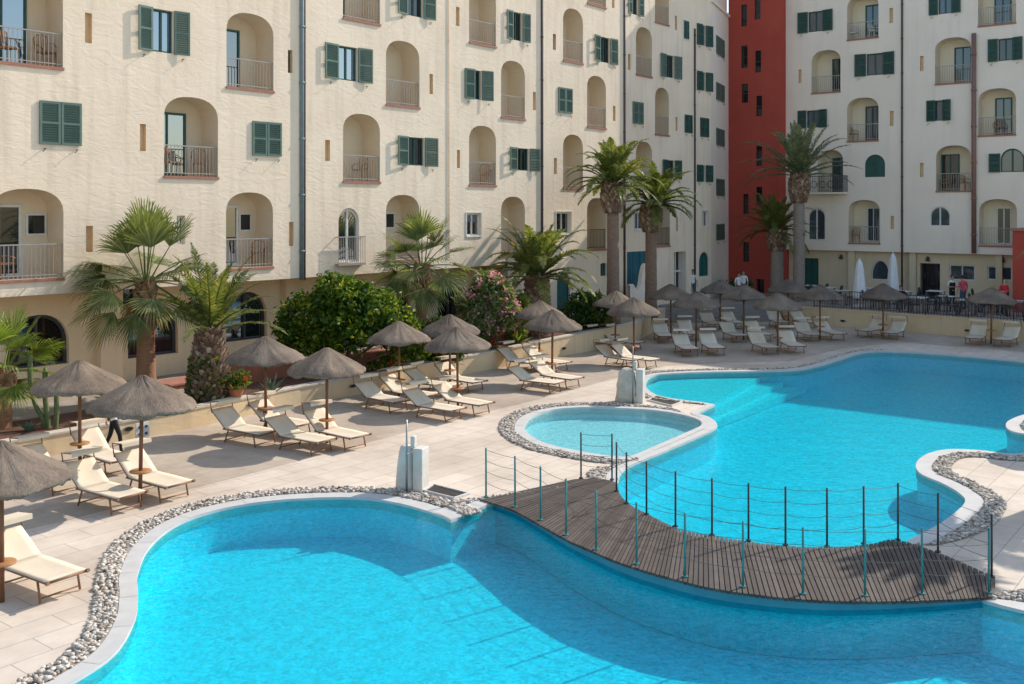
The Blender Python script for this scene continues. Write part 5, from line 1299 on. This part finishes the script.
for pts in ([(-.02,0,-.1),(-.1,0,.25),(-.33,0,.7),(-.42,0,1.25),(-.42,0,1.9)], [(.03,0,-.1),(.0,.02,.3),(-.06,.03,.8),(-.06,.03,1.55)], [(.2,0,-.1),(.24,0,.4),(.24,0,.95)]):
    m = MB(); pts = smooth(pts, 5); n = 14; m.tube(pts, [.065]*(len(pts)-1)+[.02], n)
    for i in range(len(pts)*n):
        ring, k = divmod(i, n)
        if k % 2: c = Vector(pts[ring]); v = Vector(m.v[i]); m.v[i] = tuple(c+(v-c)*.78)
    m.build('stem', M['cactus'], ca)
# red brick edging and low planter walls in the bed
def planter(xa, Ya, xb, Yb, wd_, z, h, label):
    a, b_ = at(xa, Ya, z), at(xb, Yb, z); d = (b_-a); root = empty('brick_planter', a, 0, label, 'planter'); n_ = Vector((-d.y, d.x, 0)).normalized()
    m = MB(); m.frame_box(Vector((0,0,0)), d, n_*wd_, Vector((0,0,h))); m.build('bricks', M['brick'], root)
    m = MB(); m.frame_box(Vector((0,0,h+.002)) - n_*.03, d, n_*(wd_+.06), Vector((0,0,.05))); m.build('edge', M['sill'], root)
planter(170,30.4,206,31.4,1.0,.45,.18,'red brick planter edge between the tall fan palm and the thick date palm'); planter(232,31.0,300,33.2,.5,.45,.75,'dark red brick planter wall behind the parasols at the date palm'); planter(340,35.2,412,37.2,.5,.5,.35,'low red brick planter edge under the round green tree'); planter(492,40.0,528,41.4,.5,.6,.35,'low red brick planter edge under the oleander')
# white screen wall by the entrance
sw = empty('screen_wall', at(630,50.6,.84), 0, 'white curved screen wall between the tall palm trunks', 'wall'); m = MB(); dv = Vector((tL.x, tL.y, 0)); nv = Vector((nL.x, nL.y, 0))
prof = [(0,1.35),(.3,1.4),(.55,1.15),(.8,1.05),(1.0,1.3),(1.15,1.9),(1.3,2.25),(1.5,2.4)]
for (a, ha), (b_, hb_) in zip(prof, prof[1:]):
    v = [dv*a, dv*b_, dv*b_+Vector((0,0,hb_)), dv*a+Vector((0,0,ha))]; w2 = [q - nv*.2 for q in v]; m.add(v+w2, [(0,1,2,3),(7,6,5,4),(3,2,6,7)])
m.add([dv*1.5, dv*1.5+Vector((0,0,2.4)), dv*1.5+Vector((0,0,2.4))-nv*.2, dv*1.5-nv*.2], [(0,3,2,1)]); m.build('panel', M['white'], sw)

# ================================================================== RESTAURANT FURNITURE
def make_table():
    root = empty('cafe_table', (0,0,0)); m = MB(); m.box((0,0,.74), (.85,.85,.03)); m.build('tabletop', M['cloth'], root)
    m = MB()
    for sx in (-1,1):
        for sy in (-1,1): m = MB(); m.tube([(sx*.36,sy*.36,0),(sx*.36,sy*.36,.725)], .022, 6); m.build('leg', M['iron'], root)
    return root
def make_chair(mat, name='cafe_chair', arms=False):
    root = empty(name, (0,0,0)); m = MB(); m.box((0,0,.44), (.44,.44,.05)); m.build('seat', mat, root)
    m = MB(); m.tube([(-.2,-.21,.46),(-.22,-.27,.8),(-.12,-.29,.9),(.12,-.29,.9),(.22,-.27,.8),(.2,-.21,.46)], .018, 6)
    for k in range(-2,3): m.tube([(k*.07,-.22,.46),(k*.075,-.28,.88)], .012, 5)
    if arms:
        for s in (-1,1): m.tube([(s*.22,-.25,.68),(s*.25,0,.66),(s*.23,.2,.6),(s*.21,.2,.44)], .018, 6)
    m.build('backrest', mat, root)
    for sx in (-1,1):
        for sy in (-1,1): m = MB(); m.tube([(sx*.2,sy*.2,0),(sx*.19,sy*.19,.43)], .018, 6); m.build('leg', mat, root)
    return root
t0 = make_table(); c0 = make_chair(M['iron']); tu = cu = False
TB = [(841,54.6,'white topped cafe table left of the closed white umbrella on the terrace'),(918,50.6,'white topped cafe table in front of the dark restaurant door'),(945,51.2,'white topped cafe table in front of the waiter'),(966,49.2,'white topped cafe table beside the guest in pink'),(1016,48.6,'white topped cafe table at the right end of the terrace'),(812,58.5,'white topped cafe table by the green door'),(872,56.6,'white topped cafe table under the half arched window'),(826,57.0,'white topped cafe table between the green door and the closed umbrella'),(936,54.6,'white topped cafe table close to the wall right of the dark restaurant door'),(988,50.6,'white topped cafe table between the guest in pink and the man in red'),(990,53.6,'white topped cafe table below the rightmost ground floor window'),(880,52.6,'white topped cafe table at the fence between the two closed umbrellas'),(902,54.4,'white topped cafe table behind the seated dark haired guest')]
for i, (x, Y, lab) in enumerate(TB):
    p = at(x, Y, TZ); rz = R(-38)
    if not tu: t0.location = p; t0.rotation_euler = (0,0,rz); o = t0; tu = True
    else: o = dup(t0, p, rz, lab)
    tag(o, lab, 'table', 'white topped tables on the restaurant terrace')
    sides = (('left', math.pi/2), ('right', -math.pi/2)) + ((('near', 0.0),) if i in (1,2,3,4,9,11) else ())
    for nm, a in sides:
        ang = rz + a; pos = p + Vector((math.sin(-ang+math.pi)*-0, 0, 0)); dirv = Vector((-math.sin(ang), math.cos(ang), 0)); pos = p - dirv*.62; pos.z = TZ
        cl = 'dark terrace chair on the %s side of the %s' % (nm if nm != 'near' else 'pool', lab)
        cl = ' '.join(cl.split()[:16])
        short = lab.replace('white topped cafe table ', '')
        cl = 'dark chair on the %s side of the table %s' % ('pool' if nm == 'near' else nm, short); cl = ' '.join(cl.split()[:16])
        if not cu: c0.location = pos; c0.rotation_euler = (0,0,ang); co = c0; cu = True
        else: co = dup(c0, pos, ang, cl)
        tag(co, cl, 'chair', 'dark chairs at the restaurant tables')
def closed_umbrella(x, Y, hgt, label):
    root = empty('closed_umbrella', at(x, Y, TZ), 0, label, 'umbrella', 'closed white umbrellas on the terrace'); m = MB(); m.tube([(0,0,0),(0,0,hgt+.1)], .03, 8); m.build('pole', M['wframe'], root)
    m = MB(); prof = [(.31,.45),(.33,.55),(.30,1.0),(.25,hgt*.62),(.20,hgt*.8),(.16,hgt*.9),(.13,hgt*.94),(.03,hgt+.02)]
    m.lathe(prof, 24, (0,0,0), 0, True, lambda r, z, t, i: (r*(1+.14*math.cos(8*t)), z+.03*math.cos(8*t)*(i == 0)), (True, True)); m.build('folded_canopy', M['fabric_w'], root)
    m = MB(); m.lathe([(.35,0),(.35,.08),(.06,.1),(.05,.3)], 16, caps=(True, True)); m.build('base', M['conc'], root)
closed_umbrella(859.5,53.5,2.5,'shorter closed white umbrella on the terrace at the left'); closed_umbrella(893,55.5,2.75,'taller closed white umbrella on the terrace near the restaurant door')

# balcony furniture
cw = make_chair(M['wicker'], 'cane_chair', True); first = True
def bchair(pl, x, lev, d, rz, label, mat=None):
    global first
    u, _ = pl.px(x, 100, d); p = pl.w(u, LV[lev]+.005, d)
    if first: o = cw; first = False; o.location = p; o.rotation_euler = (0,0,rz)
    else: o = dup(cw, p, rz, label)
    tag(o, label, 'chair', 'cane chairs on the balconies')
for x, lev, lab in ((8,2,'cane chair in the top left balcony, at the blue glass door'),(46,2,'cane chair at the right side of the top left balcony'),(171,1,'cane chair at the glass door of the balcony between two closed shutters'),(199,1,'cane chair at the right of the balcony between two closed shutters'),(3,0,'cane chair on the lowest balcony at the left edge'),(258,0,'cane chair on the low balcony beside the blue grey pipe'),(360,1,'cane chair on the balcony above the arched white french window'),(485,1,'cane chair on the balcony above the small white framed window')):
    bchair(PL, x, lev, .42, R(rnd.uniform(-30,60)), lab)
for x, lev, lab in ((853,2,'cane chair on the shaded balcony left of its glass door, above the arched green shutter'),(945,1,'left cane chair on the shaded balcony above the arched white window'),(965,1,'right cane chair on the shaded balcony above the arched white window'),(998,2,'chair on the shaded balcony near the right edge, below the dark shutters'),(856,0,'cane chair on the lowest shaded balcony above the terrace')):
    bchair(PR, x, lev, .45, R(rnd.uniform(100,220)), lab)
pc = make_chair(M['plastic'], 'plastic_chair', True); u, _ = PR.px(854, 40, .45); pc.location = PR.w(u, LV[4]+.005, .45); pc.rotation_euler = (0,0,R(150)); tag(pc, 'white plastic chair at the left of the top shaded balcony', 'chair', 'white plastic chairs on the top balcony')
u, _ = PR.px(874, 40, .45); dup(pc, PR.w(u, LV[4]+.005, .45), R(210), 'white plastic chair at the right of the top shaded balcony', 'chair', 'white plastic chairs on the top balcony')

# ================================================================== PEOPLE
def person(loc, rz, label, shirt, trous, pose='stand', h=1.74, bald=False, shoes=None, vest=None):
    root = empty('person', loc, rz, label, 'person'); k = h/1.75
    J = {'pel':(0,0,.95),'sp':(0,.01,1.15),'ch':(0,.0,1.33),'nk':(0,.01,1.48),'hd0':(0,.025,1.56),'hd1':(0,.03,1.65),'hd2':(0,.015,1.72)}
    for s, sd_ in ((-1,'l'),(1,'r')):
        sw_ = (.13*s if pose == 'walk' else 0)
        J['hip'+sd_] = (.09*s,0,.92); J['kn'+sd_] = (.10*s, sw_*.9+.04, .50); J['an'+sd_] = (.10*s, sw_*1.7-.03, .09); J['to'+sd_] = (.115*s, sw_*1.7+.14, .035)
        J['sh'+sd_] = (.18*s,0,1.42); aw = -.16*s if pose == 'walk' else .0
        J['el'+sd_] = (.24*s, aw-.02, 1.14); J['wr'+sd_] = (.25*s, aw*1.5+.10, .92); J['ha'+sd_] = (.25*s, aw*1.6+.13, .83)
        if pose == 'carry': J['el'+sd_] = (.24*s,.02,1.13); J['wr'+sd_] = (.16*s,.26,1.14); J['ha'+sd_] = (.13*s,.34,1.15)
        if pose == 'sit': J['kn'+sd_] = (.11*s,.42,.93-.0); J['an'+sd_] = (.11*s,.44,.53); J['to'+sd_] = (.12*s,.58,.48); J['wr'+sd_] = (.18*s,.28,1.12); J['ha'+sd_] = (.16*s,.36,1.13)
    rad = {'pel':(.15,.11),'sp':(.135,.10),'ch':(.165,.115),'nk':(.055,.055),'hd0':(.062,.072),'hd1':(.078,.095),'hd2':(.06,.075)}
    rr = {'hip':.085,'kn':.058,'an':.04,'to':.035,'sh':.06,'el':.042,'wr':.028,'ha':.03}
    names = list(J); E = [('pel','sp','s'),('sp','ch','s'),('ch','nk','s'),('nk','hd0','k'),('hd0','hd1','k'),('hd1','hd2','k')]
    for sd_ in 'lr': E += [('pel','hip'+sd_,'t'),('hip'+sd_,'kn'+sd_,'t'),('kn'+sd_,'an'+sd_,'t'),('an'+sd_,'to'+sd_,'b'),('ch','sh'+sd_,'s'),('sh'+sd_,'el'+sd_,'s'),('el'+sd_,'wr'+sd_,'k'),('wr'+sd_,'ha'+sd_,'k')]
    me = bpy.data.meshes.new('tmp'); me.from_pydata([Vector(J[n])*k for n in names], [(names.index(a), names.index(b_)) for a, b_, c in E], [])
    ob = bpy.data.objects.new('tmp', me); COL.objects.link(ob); sk = ob.modifiers.new('s', 'SKIN'); sk.use_smooth_shade = True
    if not me.skin_vertices: 
        bpy.context.view_layer.objects.active = ob
    sv = me.skin_vertices[0].data
    for i, n in enumerate(names):
        r_ = rad.get(n) or (rr[n[:2]] if n[:2] in rr else rr[n[:3]],)*2; sv[i].radius = (r_[0]*k, r_[1]*k); sv[i].use_root = (n == 'pel')
    sub = ob.modifiers.new('u', 'SUBSURF'); sub.levels = 1; sub.render_levels = 1
    bpy.context.view_layer.update(); dg = bpy.context.evaluated_depsgraph_get(); nm = bpy.data.meshes.new_from_object(ob.evaluated_get(dg)); bpy.data.objects.remove(ob)
    mb = MB(); segs_ = [(Vector(J[a])*k, Vector(J[b_])*k, c) for a, b_, c in E]; idx = {'s':0,'t':1,'k':2,'b':3}
    mb.v = [tuple(v.co) for v in nm.vertices]
    for p in nm.polygons:
        best = None
        for a, b_, c in segs_:
            ab = b_-a; t = max(0, min(1, (p.center-a).dot(ab)/max(1e-9, ab.length_squared))); d = (p.center-a-ab*t).length
            if best is None or d < best[0]: best = (d, c)
        c = best[1]
        if pose == 'walk' and c == 't' and p.center.z > .86*k: c = 's'
        if c == 's' and p.center.z < (.84 if pose == 'walk' else .98)*k and pose != 'sit': c = 't'
        mb.f.append(list(p.vertices)); mb.m.append(idx[c]); mb.sm.append(True)
    for s, sd_ in ((-1,'l'),(1,'r')):      # fingers and thumb
        hb_ = Vector(J['ha'+sd_])*k; dv = (hb_ - Vector(J['wr'+sd_])*k).normalized(); sv_ = dv.orthogonal().normalized(); 
        for q in range(4): o_ = sv_*(.018*(q-1.5)); L_ = (.055,.068,.064,.05)[q]; mb.tube([hb_+o_, hb_+o_+dv*L_*.6, hb_+o_+dv*L_*.95+Vector((0,.012,0))], [.009,.008,.006], 5, 2)
        mb.tube([hb_-dv*.02+sv_*.025, hb_+sv_*.045+dv*.02], [.010,.007], 5, 2)
    hc = Vector(J['hd1'])*k; mb.tube([hc+Vector((0,.09,.0)), hc+Vector((0,.115,-.022)), hc+Vector((0,.10,-.03))], [.008,.014,.01], 5, 2)
    for s in (-1,1): mb.ball(hc+Vector((.08*s,.0,-.01)), .022, 2, 6, 4, (.4,.7,1.2)); mb.ball(hc+Vector((.03*s,.088,.012)), .009, 4, 6, 4)
    mb.tube([hc+Vector((-.022,.088,-.05)), hc+Vector((.022,.088,-.05))], .005, 4, 3)
    mb.build('body', [shirt, trous, M['skin'], shoes or M['black'], M['hair']], root)
    if not bald:
        m = MB(); m.ball(hc+Vector((0,-.018,.03)), .103*k, 0, 12, 8, (.92,1.05,.95))
        m.f = [f for f in m.f if not (sum(m.v[i][1] for i in f)/len(f) > hc.y+.03 and sum(m.v[i][2] for i in f)/len(f) < hc.z+.055) and sum(m.v[i][2] for i in f)/len(f) > hc.z-.06]; m.m = [0]*len(m.f); m.sm = [True]*len(m.f); m.build('hair', M['hair'], root)
    if vest:
        m = MB(); m.lathe([(.150,.98*k),(.152,1.1*k),(.165,1.25*k),(.165,1.36*k)], 16, (0,0,0), 0, True, lambda r, z, t, i: (r*(1.08-.22*abs(math.sin(t))), z)); m.build('vest', vest, root)
    return root
pw = P(113.5, 455); person(pw, R(-75), 'waiter in white shirt and black trousers walking beside the wall at the left', M['shirt_w'], M['black'], 'walk', 1.76)
person(at(692.5,57.2,TZ), R(180), 'man in a white shirt standing at the hotel entrance', M['shirt_w'], M['jeans'], 'stand', 1.74)
person(at(738.5,56.5,TZ), R(200), 'left one of two guests in white tops before the red tower', M['shirt_w'], M['jeans'], 'stand', 1.62); person(at(743.5,57.0,TZ), R(160), 'right one of two guests in white tops before the red tower', M['shirt_w'], M['black'], 'stand', 1.70)
person(at(952,52.6,TZ), R(190), 'waiter in white shirt and dark vest standing between the terrace tables', M['shirt_w'], M['black'], 'carry', 1.74, False, None, M['black'])
person(at(963,51.6,TZ), R(10), 'guest in a pinkish red shirt seen from behind on the terrace', M['shirt_p'], M['jeans'], 'stand', 1.78)
person(at(1004,49.3,TZ), R(190), 'bald man in a red shirt on the terrace beside the red annex', M['shirt_r'], M['black'], 'carry', 1.76, True)
sp_ = at(901,52.3,TZ-.47); person(sp_, R(150), 'dark haired guest sitting on the terrace below the taller closed umbrella', M['black'], M['jeans'], 'sit', 1.68)
co = dup(c0, at(901,52.35,TZ), R(150), 'dark chair under the seated dark haired guest', 'chair', 'dark chairs at the restaurant tables')
